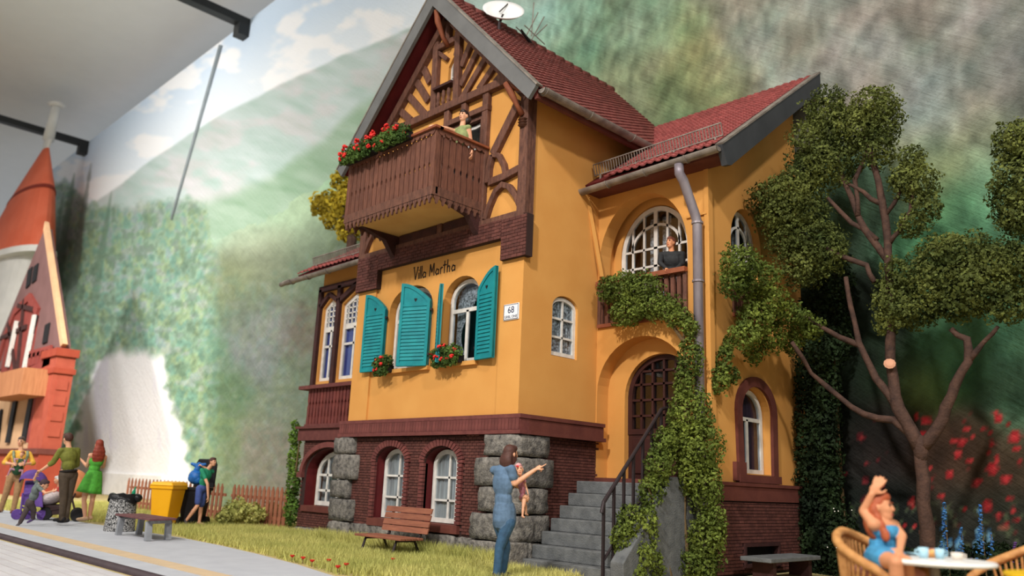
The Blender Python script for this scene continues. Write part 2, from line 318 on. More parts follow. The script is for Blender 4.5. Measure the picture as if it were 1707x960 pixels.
k0 = left*(1-sm(PYY-y1, -4, 3)); gsky = sm(y1-PYY, 0, 130)[..., None]; sky = np.array([226, 236, 246])*(1-gsky)+np.array([200, 222, 247])*gsky
cld = sm(n1+.10*(1-gsky[..., 0]), .54, .68)[..., None]; sky = sky*(1-cld*.85)+np.array([248, 247, 249])*cld*.85; C = C*(1-k0[..., None])+sky*k0[..., None]
# wooded slope at the far left, in short dabs of green, teal and lilac
yf = line([(60, 300), (110, 300), (150, 338), (200, 348), (260, 334), (300, 326), (345, 340), (352, 400), (380, 450), (420, 470), (480, 440), (560, 400), (745, 380)])+26*(fbm(PXX/12, PYY/12, 207, 3)-.5)
wd_ = left*sm(PYY-yf, -8, 14); fst = sm(345-PXX+30*(fbm(PXX/25, PYY/25, 209, 2)-.5), -30, 20)*wd_
C = C*(1-.75*fst[..., None])+np.array([132, 162, 136])*.75*fst[..., None]
wd_ = fst+.34*(wd_-fst); da, db, dc, dd_ = (fbm(PXX/sx, PYY/sy, sd, 3) for sx, sy, sd in ((9, 13, 221), (8, 15, 223), (14, 11, 225), (4, 6, 227)))
C = blend(C, wd_*sm(da, .52, .64)*.62, (104, 156, 138)); C = blend(C, wd_*sm(db, .54, .66)*.5, (158, 176, 118)); C = blend(C, wd_*sm(dc, .56, .68)*.5, (140, 142, 152)); C = blend(C, wd_*sm(1-da, .54, .66)*.42, (86, 118, 92))
C = C*(1+((dd_-.5)*.3+(dc-.5)*.35)[..., None]*(.45*left*(PYY > y3)+.55*wd_)[..., None])
for (u, top, bot, wdt) in ((124, 288, 620, 13), (152, 272, 640, 11), (186, 318, 560, 9), (106, 320, 600, 10)):
    t = np.clip((PYY-top)/(bot-top), 0, 1); lean = u-.16*(PYY-top); hw = wdt*np.sqrt(t)*(.6+.8*fbm(PXX/30., PYY/8., 70+u, 2)); mk = sm(hw-np.abs(PXX-lean), -2, 3)*(PYY > top)*(1-sm(t, .5, 1))*.6; C = blend(C, mk, (98, 128, 104) if u != 152 else (110, 122, 116))
# the rest of the mural: broader dabs
dab = fbm(X*3.2, Z*2.6, 21, 4)-.5; dab2 = fbm(X*1.3, Z*1.1, 33, 3)-.5; dab3 = fbm(X*7, Z*4, 61, 2)-.5; lum = C.mean(axis=2); wood = sm(210-lum, 0, 60)*(1-left)
C = C*(1+((dab*.5+dab2*.25+dab3*.3)*wood)[..., None]); C[..., 2] *= 1+.12*dab2*wood; C[..., 0] *= 1+.2*(fbm(X*1.7+9, Z*1.7, 45, 3)-.5)*wood
# waterfall
cx = 224-.12*(PYY-590); hw = np.where(PYY < 640, 62-(640-PYY)*.30, 62+(PYY-640)*.28)+64*(fbm(PXX/26, PYY/34, 77, 4)-.5)
wf = (1-sm(np.abs(PXX-cx)-hw, -8, 12))*sm(PYY+30*(fbm(PXX/20, PYY/200, 78, 2)-.5), 578, 604); C = blend(C, wf, (234, 234, 236))
stv = wf*sm(fbm(PXX/16, PYY/160, 79, 3), .5, .7); C = blend(C, stv*.55, (214, 210, 232))
lower = sm(PYY, 740, 760)*(PXX < 300); C = blend(C, lower*.9*(PXX < 280), (238, 238, 238))
# rose hedge at the far right: flowers and delphiniums in thick paint
rr = np.random.default_rng(5)
roses = [(1545, 700, 9), (1590, 735, 8), (1605, 735, 10), (1597, 756, 7), (1622, 728, 6), (1665, 697, 9), (1680, 708, 5), (1692, 730, 12), (1695, 748, 8), (1700, 770, 9), (1655, 782, 9), (1628, 802, 9), (1678, 800, 10), (1583, 790, 8), (1683, 832, 8), (1690, 850, 6), (1645, 845, 12), (1618, 768, 6), (1570, 828, 6), (1549, 815, 8), (1537, 724, 7), (1440, 800, 7), (1445, 772, 5), (1436, 730, 8), (1420, 735, 6), (1460, 700, 5), (1520, 840, 5), (1590, 857, 6), (1663, 860, 8), (1694, 868, 7), (1672, 880, 12), (1560, 876, 8), (1440, 832, 7), (1410, 790, 6), (1655, 740, 6), (1640, 715, 7), (1612, 715, 5), (1660, 690, 6)]
roses += [(rr.uniform(1405, 1707), rr.uniform(690, 890), rr.uniform(2, 4)) for _ in range(50)]
for (u, v, s) in roses:
    d = np.hypot(PXX-u, (PYY-v)*1.15)+3*(fbm(X*9, Z*9, 15, 2)-.5)*s*.5; C = blend(C, 1-sm(d, s*.55, s), (158 if u > 1500 else 92, 22, 28)); C = blend(C, (1-sm(d, s*.2, s*.45))*.6, (204, 54, 54))
for (u, v0, v1, wd) in ((1573, 836, 925, 9), (1632, 840, 930, 10), (1600, 870, 930, 8), (1648, 880, 940, 8), (1585, 900, 940, 10)):
    t = np.clip((PYY-v0)/(v1-v0), 0, 1); mk = (np.abs(PXX-u) < wd*(.25+.75*t))*(PYY > v0)*(PYY < v1)*sm(fbm(X*11, Z*13, 17, 2), .42, .52); C = blend(C, mk*.9, (54, 120, 176))
    mk2 = mk*sm(fbm(X*15, Z*15, 19, 2), .52, .58); C = blend(C, mk2*.8, (120, 178, 206))
tw = sm(fbm(X*14, Z*11, 23, 2), .62, .68)*(PXX > 1380)*sm(PYY, 830, 850); C = blend(C, tw*.45, (110, 128, 84))
C = C*(1-.2*(sm(PXX, 330, 380)*left*sm(PYY, 390, 440)))[..., None]; g_ = C.mean(axis=2, keepdims=True); C = g_+(C-g_)*.82; C = np.clip(C/255, 0, 1); Cl = np.where(C <= .04045, C/12.92, ((C+.055)/1.055)**2.4)
V = np.zeros((nx*nz, 3), np.float32); V[:, 0] = X.ravel(); V[:, 1] = YB; V[:, 2] = Z.ravel()
ii = np.arange(nz-1)[:, None]*nx+np.arange(nx-1)[None, :]; Fq = np.stack([ii, ii+1, ii+nx+1, ii+nx], -1).reshape(-1, 4)
me = bpy.data.meshes.new('wall_back'); me.vertices.add(nx*nz); me.vertices.foreach_set('co', V.ravel()); me.loops.add(Fq.size); me.loops.foreach_set('vertex_index', Fq.ravel().astype(np.int32))
me.polygons.add(len(Fq)); me.polygons.foreach_set('loop_start', np.arange(0, Fq.size, 4, dtype=np.int32)); me.update(calc_edges=True)
ca = me.color_attributes.new('mural', 'FLOAT_COLOR', 'POINT'); cc = np.ones((nx*nz, 4), np.float32); cc[:, :3] = Cl.reshape(-1, 3); ca.data.foreach_set('color', cc.ravel())
m = bpy.data.materials.new('painted_mural'); m.use_nodes = True; N = m.node_tree.nodes; K = m.node_tree.links; P = N['Principled BSDF']; P.inputs['Roughness'].default_value = .85; P.inputs['Specular IOR Level'].default_value = .15
vc = N.new('ShaderNodeVertexColor'); vc.layer_name = 'mural'; K.new(vc.outputs[0], P.inputs['Base Color'])
tc = N.new('ShaderNodeTexCoord'); h = None
for ang, sc in ((.62, (.9, 1, .07)), (-.66, (.9, 1, .06))):
    mp = N.new('ShaderNodeMapping'); mp.vector_type = 'TEXTURE'; mp.inputs['Rotation'].default_value = (0, ang, 0); mp.inputs['Scale'].default_value = sc; K.new(tc.outputs['Object'], mp.inputs[0])
    nzt = N.new('ShaderNodeTexNoise'); nzt.inputs['Scale'].default_value = 1.3; nzt.inputs['Detail'].default_value = 3; K.new(mp.outputs[0], nzt.inputs['Vector'])
    if h is None: h = nzt.outputs['Fac']
    else:
        ad = N.new('ShaderNodeMath'); K.new(h, ad.inputs[0]); K.new(nzt.outputs['Fac'], ad.inputs[1]); h = ad.outputs[0]
nf = N.new('ShaderNodeTexNoise'); nf.inputs['Scale'].default_value = 14; K.new(tc.outputs['Object'], nf.inputs['Vector']); ad = N.new('ShaderNodeMath'); K.new(h, ad.inputs[0]); K.new(nf.outputs['Fac'], ad.inputs[1])
bp = N.new('ShaderNodeBump'); bp.inputs['Strength'].default_value = .42; bp.inputs['Distance'].default_value = .06; K.new(ad.outputs[0], bp.inputs['Height']); K.new(bp.outputs[0], P.inputs['Normal'])
me.materials.append(m); wb = bpy.data.objects.new('wall_back', me); COL.objects.link(wb); tag(wb, kind='structure')
m_wht = mat('white_board', (240, 240, 238), None, .8, 3)
b = MB(); b.box(-52, -24.9, YB-.12, YB-.01, 0, .93); tag(b.build('baseboard_back', m_wht), kind='structure')
m_shadow_line = mat('grey_shadow_line', (150, 160, 166), None, .8, 3)
b = MB(); p, q = at(369, 76, 'y', YB-.03), at(286, 366, 'y', YB-.03); b.tube([p, q], [.13, .08], 6); tag(b.build('shadow_line', m_shadow_line, smooth=True), kind='structure')  # thin grey strip stands in for a slanting shadow across the backdrop
m_ceil = mat('grey_ceiling', (226, 226, 226), (222, 222, 222), .9, 1)
b = MB(); b.add([(-120, -60, 23), (60, -60, 23), (60, 60, 23), (-120, 60, 23)], [(3, 2, 1, 0)]); tag(b.build('ceiling', m_ceil, recalc=False), kind='structure')
m_track = mat('black_track', (46, 48, 50), None, .5, 4)
for (u, v, lab) in ((402, 42, 'dark ceiling rail nearer the villa roof, bolted to the backdrop'), (137, 243, 'dark ceiling rail crossing behind the spire of the orange tower')):
    p = at(u, v, 'y', YB-.3); e = empty('ceiling_rail', (p.x, YB-.3, 20.4), lab, 'rail', 'rails under the ceiling')
    b = MB(); b.box(p.x-.22, p.x+.22, -40, YB, p.z-.02, p.z+.34); b.build('rail_beam', m_track, e)
    b = MB(); b.box(p.x-.26, p.x+.26, YB-.5, YB-.02, p.z-.55, p.z); b.build('bracket', m_track, e)
# ------------------------------------------------------------------ the villa
villa = empty('villa', (-1.2, 2.4, 0), 'ochre half-timbered villa with brick basement, carved balcony and red tiled roofs', 'house')
XL = -4.58; XM = -2.29; ZR = 10.35; SL = 1.07; OV = .42
def roof_z(x): return ZR-SL*abs(x-XM)
def part(name, m, fn, parent=None, **k):
    b = MB(); fn(b); return b.build(name, m, parent or villa, **k)
# --- plaster walls
h1 = arch(-3.56, -2.28, 3.12, 4.22, 4.66); h2 = arch(-1.97, -1.04, 3.12, 4.22, 4.63)
hat = [(-2.26, 8.46), (-2.02, 8.46), (-2.02, 8.88), (-2.14, 9.05), (-2.26, 8.88)]
hdoor = [(-2.05, 5.8), (-1.16, 5.8), (-1.16, 7.55), (-2.05, 7.55)]
wall('front_wall', FA, [(XL, 1.9), (0, 1.9), (0, roof_z(0)-.2), (XM, ZR-.25), (XL, roof_z(XL)-.2)], [h1, h2, hat, hdoor], .26, m_plaster, villa)
hb = arch(.67, 1.31, 3.22, 4.05, 4.25)
wall('side_wall', FB, [(.26, 1.9), (4.95, 1.9), (4.95, 7.7), (.26, 7.7)], [hb], .26, m_plaster, villa)
part('wall_return', m_plaster, lambda b: b.box(XL, XL+.26, .26, 4.95, 1.9, 7.7))
# shallow lesene at the corner and beside the bay, as the plaster is stepped there
part('corner_pilaster', m_plaster, lambda b: b.pbox(FA, -.5, 0, 2.19, 4.75, 0, .035))
part('bay_pilaster', m_plaster, lambda b: b.pbox(FA, XL, -4.0, 2.19, 4.75, 0, .035))
# --- brick basement
bw1 = arch(-3.58, -2.72, .48, 1.45, 1.73); bw2 = arch(-2.19, -1.32, .48, 1.45, 1.72)
base_f = wall('basement_wall', FA, [(XL, 0), (0, 0), (0, 1.95), (XL, 1.95)], [bw1, bw2], .3, m_mortar, villa, m_soffit)
base_s = wall('basement_side_wall', FB, [(.3, 0), (1.95, 0), (1.95, 1.95), (.3, 1.95)], [], .3, m_mortar, villa)
def in_arch(u, v, c, a, v0, vs_, vt):
    if v < v0 or abs(u-c) > a: return False
    return v <= vs_+(vt-vs_)*math.sqrt(max(0, 1-((u-c)/a)**2))
bricks = []
BW, BH, J = .104, .0475, .009
def field(pl, par, u0, u1, v0, v1, skip, rot, D=.018):
    r = 0; v = v0
    while v < v1-.01:
        u = u0-(BW/2 if r % 2 else 0)
        while u < u1-.01:
            a, c = max(u, u0), min(u+BW, u1)
            if c-a > .03 and not any(in_arch((a+c)/2, v+BH/2, *s) for s in skip): bricks.append((pl, par, a, c, v, min(v+BH, v1), rot, D))
            u += BW
        v += BH; r += 1
field(FA, base_f, -4.3, -.62, .36, 1.9, [(-3.15, .53, .3, 1.5, 1.83), (-1.755, .53, .3, 1.5, 1.83)], 0)
field(FB, base_s, .52, 1.9, .3, 1.9, [], pi/2)
FSb = PL((2.3, 0, 0), (0, 1, 0), (1, 0, 0))
wing_base = wall('wing_basement_wall', FSb, [(1.75, 0), (4.95, 0), (4.95, 1.3), (1.75, 1.3)], [[(2.55, .12), (3.6, .12), (3.6, .42), (2.55, .42)]], .3, m_mortar, villa)
field(FSb, wing_base, 1.76, 4.94, .02, 1.04, [(3.07, .56, .1, .45, .46)], pi/2)
FLb = PL((0, .64, 0), (1, 0, 0), (0, -1, 0))
bay_base = wall('bay_basement_wall', FLb, [(-7.18, 0), (XL, 0), (XL, 1.95), (-7.18, 1.95)], [arch(-7.0, -5.3, .55, 1.2, 1.75)], .3, m_mortar, villa, m_soffit)
field(FLb, bay_base, -7.18, -4.6, .12, 1.9, [(-6.15, 1.0, .45, 1.2, 1.85)], 0)
def keyd(t): pl, par, a, c, v, w_, r, D = t; return (pl.p((a+c)/2, v)-CAM).length
full = sorted([t for t in bricks if abs(t[3]-t[2]-BW) < 1e-6 and t[0] in (FA, FB) and not (t[0] is FA and t[3] > -.85)], key=keyd)[:300]; fs = set(map(id, full))
bb = MB(); bb.box(-(BW-J)/2, (BW-J)/2, -.018, .01, -(BH-J)/2, (BH-J)/2); brick_me = bb.mesh('brick', m_brick)
for t in full:
    pl, par, a, c, v, w_, r, D = t; p = pl.p((a+c)/2, v+BH/2)
    o = inst('brick', brick_me, par, Matrix.Translation(p) @ Matrix.Rotation(r, 4, 'Z')); o.matrix_parent_inverse = wm(par).inverted()
for par in (base_f, base_s, wing_base, bay_base):
    b = MB()
    for t in bricks:
        if t[1] is par and id(t) not in fs: pl, _, a, c, v, w_, r, D = t; b.pbox(pl, a+J/2, c-J/2, v+J/2, w_-J/2, -.01, D+random.uniform(-.003, .004))
    if b.f: tag(b.build('brickwork', m_brick_i, par), kind='stuff')
# brick surrounds of the basement windows
for (c, a) in ((-3.15, .43), (-1.755, .435)):
    sur = part('window_surround', m_mortar, lambda b: b.pstrip(FA, [(c-a-.05, .5)]+[(c-(a+.05)*math.cos(pi*i/12), 1.46+.34*math.sin(pi*i/12)) for i in range(13)]+[(c+a+.05, .5)], .10, -.05, .03))
    for k in range(15):
        for sgn in (-1, 1):
            z = .5+k*.064; part('surround_brick', m_trimbrick, lambda b: b.pbox(FA, c+sgn*(a+.05)-.055, c+sgn*(a+.05)+.055, z+.005, z+.058, 0, .05), sur)
    for k in range(19):
        t = pi*(k+.5)/19; t0, t1 = pi*k/19+.02, pi*(k+1)/19-.02
        P = [(c-(a)*math.cos(t0), 1.46+.28*math.sin(t0)), (c-(a)*math.cos(t1), 1.46+.28*math.sin(t1)), (c-(a+.13)*math.cos(t1), 1.46+.39*math.sin(t1)), (c-(a+.13)*math.cos(t0), 1.46+.39*math.sin(t0))]
        part('arch_brick', m_trimbrick, lambda b: b.pprism(FA, P, 0, .055), sur)
    part('window_sill', m_brown, lambda b: b.pbox(FA, c-.52, c+.52, .36, .49, -.2, .07), sur)
for (u0, u1, vt) in ((-3.56, -2.86, 1.7), (-2.17, -1.5, 1.69)):
    win(villa, FA, u0, u1, .5, 1.42, vt, -.16, .075, [((u0+(u1-u0)*.62, .55), (u0+(u1-u0)*.62, 1.66), .045), ((u0+.05, 1.23), (u1-.05, 1.23), .035), ((u0+.05, .86), (u1-.05, .86), .035)], curtain=m_curtain, cd=.065)
# cornice: soldier bricks over a stone fillet
cor = part('cornice', m_trimbrick, lambda b: (b.pbox(FA, XL-.16, .16, 1.91, 1.97, -.1, .14), b.pbox(FA, XL-.16, .14, 2.15, 2.21, -.1, .12), b.pbox(FA, XL-.13, .12, 1.97, 2.15, -.1, .10)))
cs = part('cornice_return', m_brown, lambda b: (b.box(-.1, .16, .1, 1.92, 1.91, 1.97), b.box(-.1, .12, .1, 1.9, 1.97, 2.15), b.box(-.1, .14, .1, 1.92, 2.15, 2.21)))
cb = MB(); cb.box(-.034, .034, -.02, .02, -.085, .085); cme = cb.mesh('cornice_brick', m_trimbrick)
for i in range(64):
    o = inst('cornice_brick', cme, cor, Matrix.Translation((XL-.1+i*.0755, -.105, 2.06))); o.matrix_parent_inverse = wm(cor).inverted()
# granite: quoins and plinth
def stone(pl, u0, u1, v0, v1, d0, d1, par=None, nm='quoin_stone', seed=0):
    b = bmesh.new(); rs = random.Random(seed+int(u0*1000+v0*777)); bmesh.ops.create_cube(b, size=1)
    bmesh.ops.subdivide_edges(b, edges=b.edges[:], cuts=3, use_grid_fill=True)
    for v in b.verts:
        c = v.co; e = sum(abs(abs(x)-.5) < 1e-3 for x in c); k = 1-.022*(e >= 2)-.02*(e >= 3)
        u = (u0+u1)/2+(c.x*k)*(u1-u0); z = (v0+v1)/2+(c.z*k)*(v1-v0); d = (d0+d1)/2+c.y*k*(d1-d0)
        v.co = pl.p(u+rs.uniform(-.012, .012), z+rs.uniform(-.012, .012), d+rs.uniform(-.015, .015))
    bmesh.ops.recalc_face_normals(b, faces=b.faces); me = bpy.data.meshes.new(nm); b.to_mesh(me); b.free(); me.materials.append(m_ashlar); me.shade_smooth()
    o = bpy.data.objects.new(nm, me); COL.objects.link(o); o.parent = par or villa; o.matrix_parent_inverse = wm(o.parent).inverted(); return o
rows = [(1.58, 1.90, .64, .56), (1.13, 1.56, .83, .68), (.74, 1.11, .72, .57), (.33, .72, .88, .62), (-.02, .32, .95, .5)]
for (v0, v1, a, c) in rows: stone(FA, -a, c*0+.14, v0, v1, -.3, .13); stone(FB, -.02, c, v0, v1, -.2, .13)
for (v0, v1, u0, u1) in [(1.60, 1.90, -4.98, -4.24), (1.13, 1.59, -4.98, -4.1), (.79, 1.12, -4.98, -4.3), (.38, .78, -5.0, -4.14), (-.02, .37, -5.02, -4.18)]: stone(FA, max(u0, -4.85), u1, v0, v1, -.45, .13)
for (u0, u1, v1) in [(-4.2, -3.4, .37), (-3.39, -2.75, .36), (-2.74, -2.0, .35), (-1.99, -1.3, .34), (-1.29, -.85, .32)]: stone(FA, u0, u1, -.02, v1, -.2, .06, nm='plinth_stone')
for u in range(4): stone(FLb, -7.22+u*.66, -6.57+u*.66, -.02, .11, -.2, .06, nm='plinth_stone')
# --- front windows, shutters, lettering, number plate
win(villa, FA, -3.54, -2.3, 3.14, 4.2, 4.64, -.14, .07, [((-3.5, 4.06), (-2.34, 4.06), .07), ((-2.92, 3.18), (-2.92, 4.06), .06)], curtain=m_room_shade, cd=.5)  # dark sheet in the curtain slot paints the unlit room behind
win(villa, FA, -1.95, -1.06, 3.14, 4.2, 4.6, -.14, .07, [((-1.9, 4.06), (-1.1, 4.06), .07), ((-1.5, 3.18), (-1.5, 4.06), .06)], curtain=m_room_shade, cd=.5)  # same dark backing in place of cloth, for room shade
part('curtain', m_lace, lambda b: b.add(sum([[FA.p(-1.93, 3.16+i*.06, -.3), FA.p(-1.62+.16*math.sin(i*.25+2.6)+.02*i*.3, 3.16+i*.06, -.24)] for i in range(23)], []), [(2*i, 2*i+1, 2*i+3, 2*i+2) for i in range(22)]))
for (c, a) in ((-2.92, .64), (-1.505, .465)):
    part('sill', m_plaster, lambda b: b.pbox(FA, c-a-.04, c+a+.04, 3.05, 3.12, -.2, .07))
def shutter(hu, ang, wdt, flip, drop=0):
    """leaf hinged at u=hu on the facade, swung out by ang"""
    U = Vector((math.cos(ang), -math.sin(ang), 0)); Nn = Vector((-math.sin(ang), -math.cos(ang), 0)); pl = PL((hu, -.06, 0), U, Nn)
    z0, zs, zt = 3.11, 4.28, 4.62; s0, s1 = (0, wdt)
    def top(u): k = (u if not flip else wdt-u)/wdt; return 4.30-drop*.4+(.33-drop*.6)*math.sin(k*pi/2)
    n = 8; poly = [(0, z0), (wdt, z0)]+[(wdt*(1-i/n), top(wdt*(1-i/n))) for i in range(n+1)]
    sh = part('shutter', m_teal, lambda b: b.pprism(pl, poly, -.018, .018))
    part('stile', m_teal, lambda b: b.pstrip(pl, [(u+(.03 if u < wdt/2 else -.03) if u in (0, wdt) else u, v+(.035 if v == z0 else -.035)) for u, v in poly], .06, -.034, .034, True), sh)
    for k in range(15): z = 3.22+k*.064; part('slat', m_teal, lambda b: b.hexa([pl.p(.06, z, -.034), pl.p(wdt-.06, z, -.034), pl.p(wdt-.06, z, .034), pl.p(.06, z, .034), pl.p(.06, z+.05, -.02), pl.p(wdt-.06, z+.05, -.02), pl.p(wdt-.06, z+.05, .02), pl.p(.06, z+.05, .02)]), sh)
    part('panel_rail', m_teal, lambda b: b.pbox(pl, .05, wdt-.05, 4.19, 4.23, -.03, .03), sh)
    c = wdt*.5; part('heart_cutout', m_black, lambda b: b.pprism(pl, [(c, 4.27), (c+.03, 4.31), (c+.028, 4.335), (c+.012, 4.34), (c, 4.325), (c-.012, 4.34), (c-.028, 4.335), (c-.03, 4.31)], -.021, .021), sh)
    for z in (3.3, 4.1): part('hinge', m_iron, lambda b: b.pbox(pl, -.04, .06, z, z+.04, -.025, .025), sh)
R = math.radians
shutter(-3.58, R(175), .6, False)       # swung back on the left window
shutter(-2.26, R(160), .62, False)
shutter(-2.02, R(36), .34, False, .16)
shutter(-1.0, R(7), .47, False)
m_ink = mat('black_lettering', (34, 26, 24), None, .8, 5)
def text(s, size, m, parent, M, name, ext=.002, shear=0):
    cu = bpy.data.curves.new(name, 'FONT'); cu.body = s; cu.size = size; cu.extrude = ext; cu.align_x = 'CENTER'; cu.shear = shear
    t = bpy.data.objects.new(name, cu); COL.objects.link(t); dg = bpy.context.evaluated_depsgraph_get(); me = bpy.data.meshes.new_from_object(t.evaluated_get(dg)); bpy.data.objects.remove(t)
    me.materials.clear(); me.materials.append(m); me.name = name; o = bpy.data.objects.new(name, me); COL.objects.link(o); o.parent = parent; o.matrix_parent_inverse = wm(parent).inverted(); o.matrix_basis = M; return o
MA = Matrix(((1, 0, 0, 0), (0, 0, -1, 0), (0, 1, 0, 0), (0, 0, 0, 1)))
MT = Matrix.Translation
# hand-painted lettering drawn stroke by stroke
def strokes(name, pl, o, sx, sy, items, wd, m, parent, d0=.001, d1=.006):
    b = MB()
    for x, segs in items:
        for sg in segs: b.pstrip(pl, [(o[0]+(x+p[0])*sx, o[1]+p[1]*sy) for p in sg], wd, d0, d1)
    return b.build(name, m, parent)
A_ = [[(.42, .0), (.42, .42)], [(.42, .36), (.2, .46), (.06, .22), (.18, .02), (.42, .12)]]
lt = [(0, [[(-.04, 1.0), (.2, .0)], [(.2, 0), (.42, .95)], [(-.12, 1.0), (.06, 1.0)], [(.34, .95), (.5, .95)]]), (.52, [[(.05, 0), (.05, .5)], [(.03, .66), (.07, .72)]]), (.69, [[(.05, 0), (.05, 1.0)]]), (.86, [[(.05, 0), (.05, 1.0)]]), (.98, A_),
      (1.86, [[(.0, 0), (.04, .95)], [(.04, .95), (.25, .28)], [(.25, .28), (.46, .98)], [(.46, .98), (.52, 0)]]), (2.48, A_), (3.06, [[(.05, 0), (.05, .5)], [(.05, .36), (.16, .5), (.28, .46)]]), (3.42, [[(.12, 0), (.12, .95)], [(-.06, .62), (.34, .62)]]), (3.82, [[(.05, 0), (.05, 1.0)], [(.05, .38), (.2, .5), (.3, .4), (.3, 0)]]), (4.28, A_)]
strokes('painted_lettering', FA, (-2.88, 4.76), .245, .24, lt, .022, m_ink, villa)
m_enamel = mat('white_enamel', (236, 236, 236), (222, 222, 226), .35, 4); m_navy = mat('navy_enamel', (44, 50, 84), None, .4, 5)
plate = part('house_number_plate', m_enamel, lambda b: b.pbox(FA, -.40, -.055, 3.70, 3.965, .035, .055), bevel=.012)
plate['label'] = 'white enamel number plate with dark border'
part('plate_border', m_navy, lambda b: b.pstrip(FA, [(-.385, 3.715), (-.07, 3.715), (-.07, 3.95), (-.385, 3.95)], .008, .054, .058, True), plate)
text('68', .15, m_navy, plate, MT((-.228, -.056, 3.815)) @ MA, 'plate_number'); text('GRBL ONE', .06, m_navy, plate, MT((-.228, -.056, 3.735)) @ MA, 'plate_text')
# --- side window with lace
win(villa, FB, .67, 1.31, 3.24, 4.05, 4.23, -.05, .06, [((.99, 3.28), (.99, 4.2), .035), ((.72, 3.86), (1.27, 3.86), .035), ((.72, 3.55), (1.27, 3.55), .035)], curtain=m_lace, cd=.06)
# --- brick band under the timbering
for (u0, u1, z0, z1) in ((XL-.02, -3.9, 4.73, 5.42), (-.48, .1, 4.71, 5.42), (-3.9, -.48, 5.09, 5.42)):
    bd = part('brick_band', m_mortar, lambda b: b.pbox(FA, u0, u1, z0, z1, -.05, .10))
    z = z0; r = 0; bq = MB()
    while z < z1-.02:
        u = u0-(.065 if r % 2 else 0)
        while u < u1-.01:
            a, c = max(u, u0), min(u+.13, u1)
            if c-a > .02: bq.pbox(FA, a+.004, c-.004, z+.004, min(z+.058, z1)-.004, .09, .116+random.uniform(-.004, .004))
            u += .13
        z += .058; r += 1
    tag(bq.build('band_brick', m_brick_i, bd), kind='stuff')
# --- half timbering of the gable
def T(a, b_, w_=.15, d=.085, m=None, nm='timber'): return part(nm, m or m_timber, lambda q: q.pbar(FA, a, b_, w_, -.02, d+random.uniform(.001, .012)), bevel=.012)
def TC(pts, w_, d=.09): return part('curved_brace', m_timber, lambda q: q.pstrip(FA, pts, w_, -.02, d), bevel=.012)
T((XL, 5.44), (0.02, 5.44), .13, .10); T((-4.1, 7.98), (-.42, 7.98), .15, .11); T((-.06, 5.42), (-.06, 7.6), .19, .10); T((XL+.06, 5.42), (XL+.06, 7.6), .19, .10)
part('corner_post_return', m_timber, lambda b: b.box(-.02, .035, -.02, .1, 5.42, 7.66))
T((-.22, 7.5), (-.82, 6.68), .17); T((-4.36, 7.5), (-3.76, 6.68), .17); T((-1.07, 5.5), (-1.07, 7.92), .15); T((-2.07, 7.62), (-.98, 7.62), .11, .1); T((-2.14, 5.5), (-2.14, 7.92), .14); T((-3.52, 5.5), (-3.52, 7.92), .15)
T((-1.66, 7.6), (-1.66, 7.9), .12); T((-2.56, 7.95), (-2.60, 9.5), .15, .1); T((-1.90, 7.95), (-1.95, 9.5), .15, .1); T((-2.6, 9.36), (-1.95, 9.36), .12, .1)
T((-2.55, 9.28), (-2.26, 9.02), .08, .07); T((-1.98, 9.28), (-2.04, 9.02), .06, .07); T((-2.27, 9.36), (-2.27, 9.85), .13)
for a, c in (((-1.84, 8.72), (-1.60, 9.12)), ((-1.83, 8.33), (-1.38, 8.92)), ((-1.77, 8.05), (-1.14, 8.69)), ((-1.32, 8.07), (-.90, 8.43)), ((-.90, 8.07), (-.66, 8.2))):
    T(a, c, .14, .06, nm='gable_plank'); T((2*XM-.03-a[0], a[1]), (2*XM-.03-c[0], c[1]), .14, .06, nm='gable_plank')
for sg in (1, -1):
    f = lambda P: [(u, v) if sg == 1 else (2*XM-u, v) for u, v in P]
    TC(f([(-.95, 5.52), (-.86, 5.75), (-.72, 5.98), (-.56, 6.06), (-.40, 5.99), (-.22, 5.78), (-.08, 5.52)]), .10); TC(f([(-.90, 6.18), (-.5, 6.2), (-.12, 6.26)]), .13); TC(f([(-.93, 6.18), (-.92, 6.45), (-.86, 6.68)]), .11)
    TC(f([(-.86, 6.68), (-.68, 6.62), (-.55, 6.42), (-.50, 6.24)]), .09)
# attic window, its sill and little balusters
win(villa, FA, -2.26, -2.02, 8.46, 8.86, 9.04, -.06, .035, [((-2.14, 8.5), (-2.14, 9.0), .02), ((-2.24, 8.68), (-2.04, 8.68), .02)], n=4)
part('attic_sill', m_timber_dk, lambda b: b.pbox(FA, -2.52, -1.98, 8.41, 8.46, -.02, .16))
for k in range(3): part('attic_baluster', m_timber, lambda b: b.lathe([(.02, 0), (.04, .06), (.025, .12), (.04, .2), (.03, .3)], FA.p(-2.43+k*.15, 8.07, .07), 8))
# balcony door
part('door_frame', m_timber, lambda b: b.pstrip(FA, [(-2.02, 5.8), (-2.02, 7.52), (-1.19, 7.52), (-1.19, 5.8)], .08, -.12, .03))
win(villa, FA, -1.7, -1.22, 6.2, 7.44, 7.44, -.06, .06, [((-1.66, 7.0), (-1.26, 7.0), .045)], bw=.04, curtain=m_room_shade, cd=.3, n=2)  # the curtain here is a dark backing painted as room shade
part('balcony_door_leaf', m_timber_dk, lambda b: b.pbox(FA, -2.0, -1.7, 5.8, 7.48, -.14, -.08))
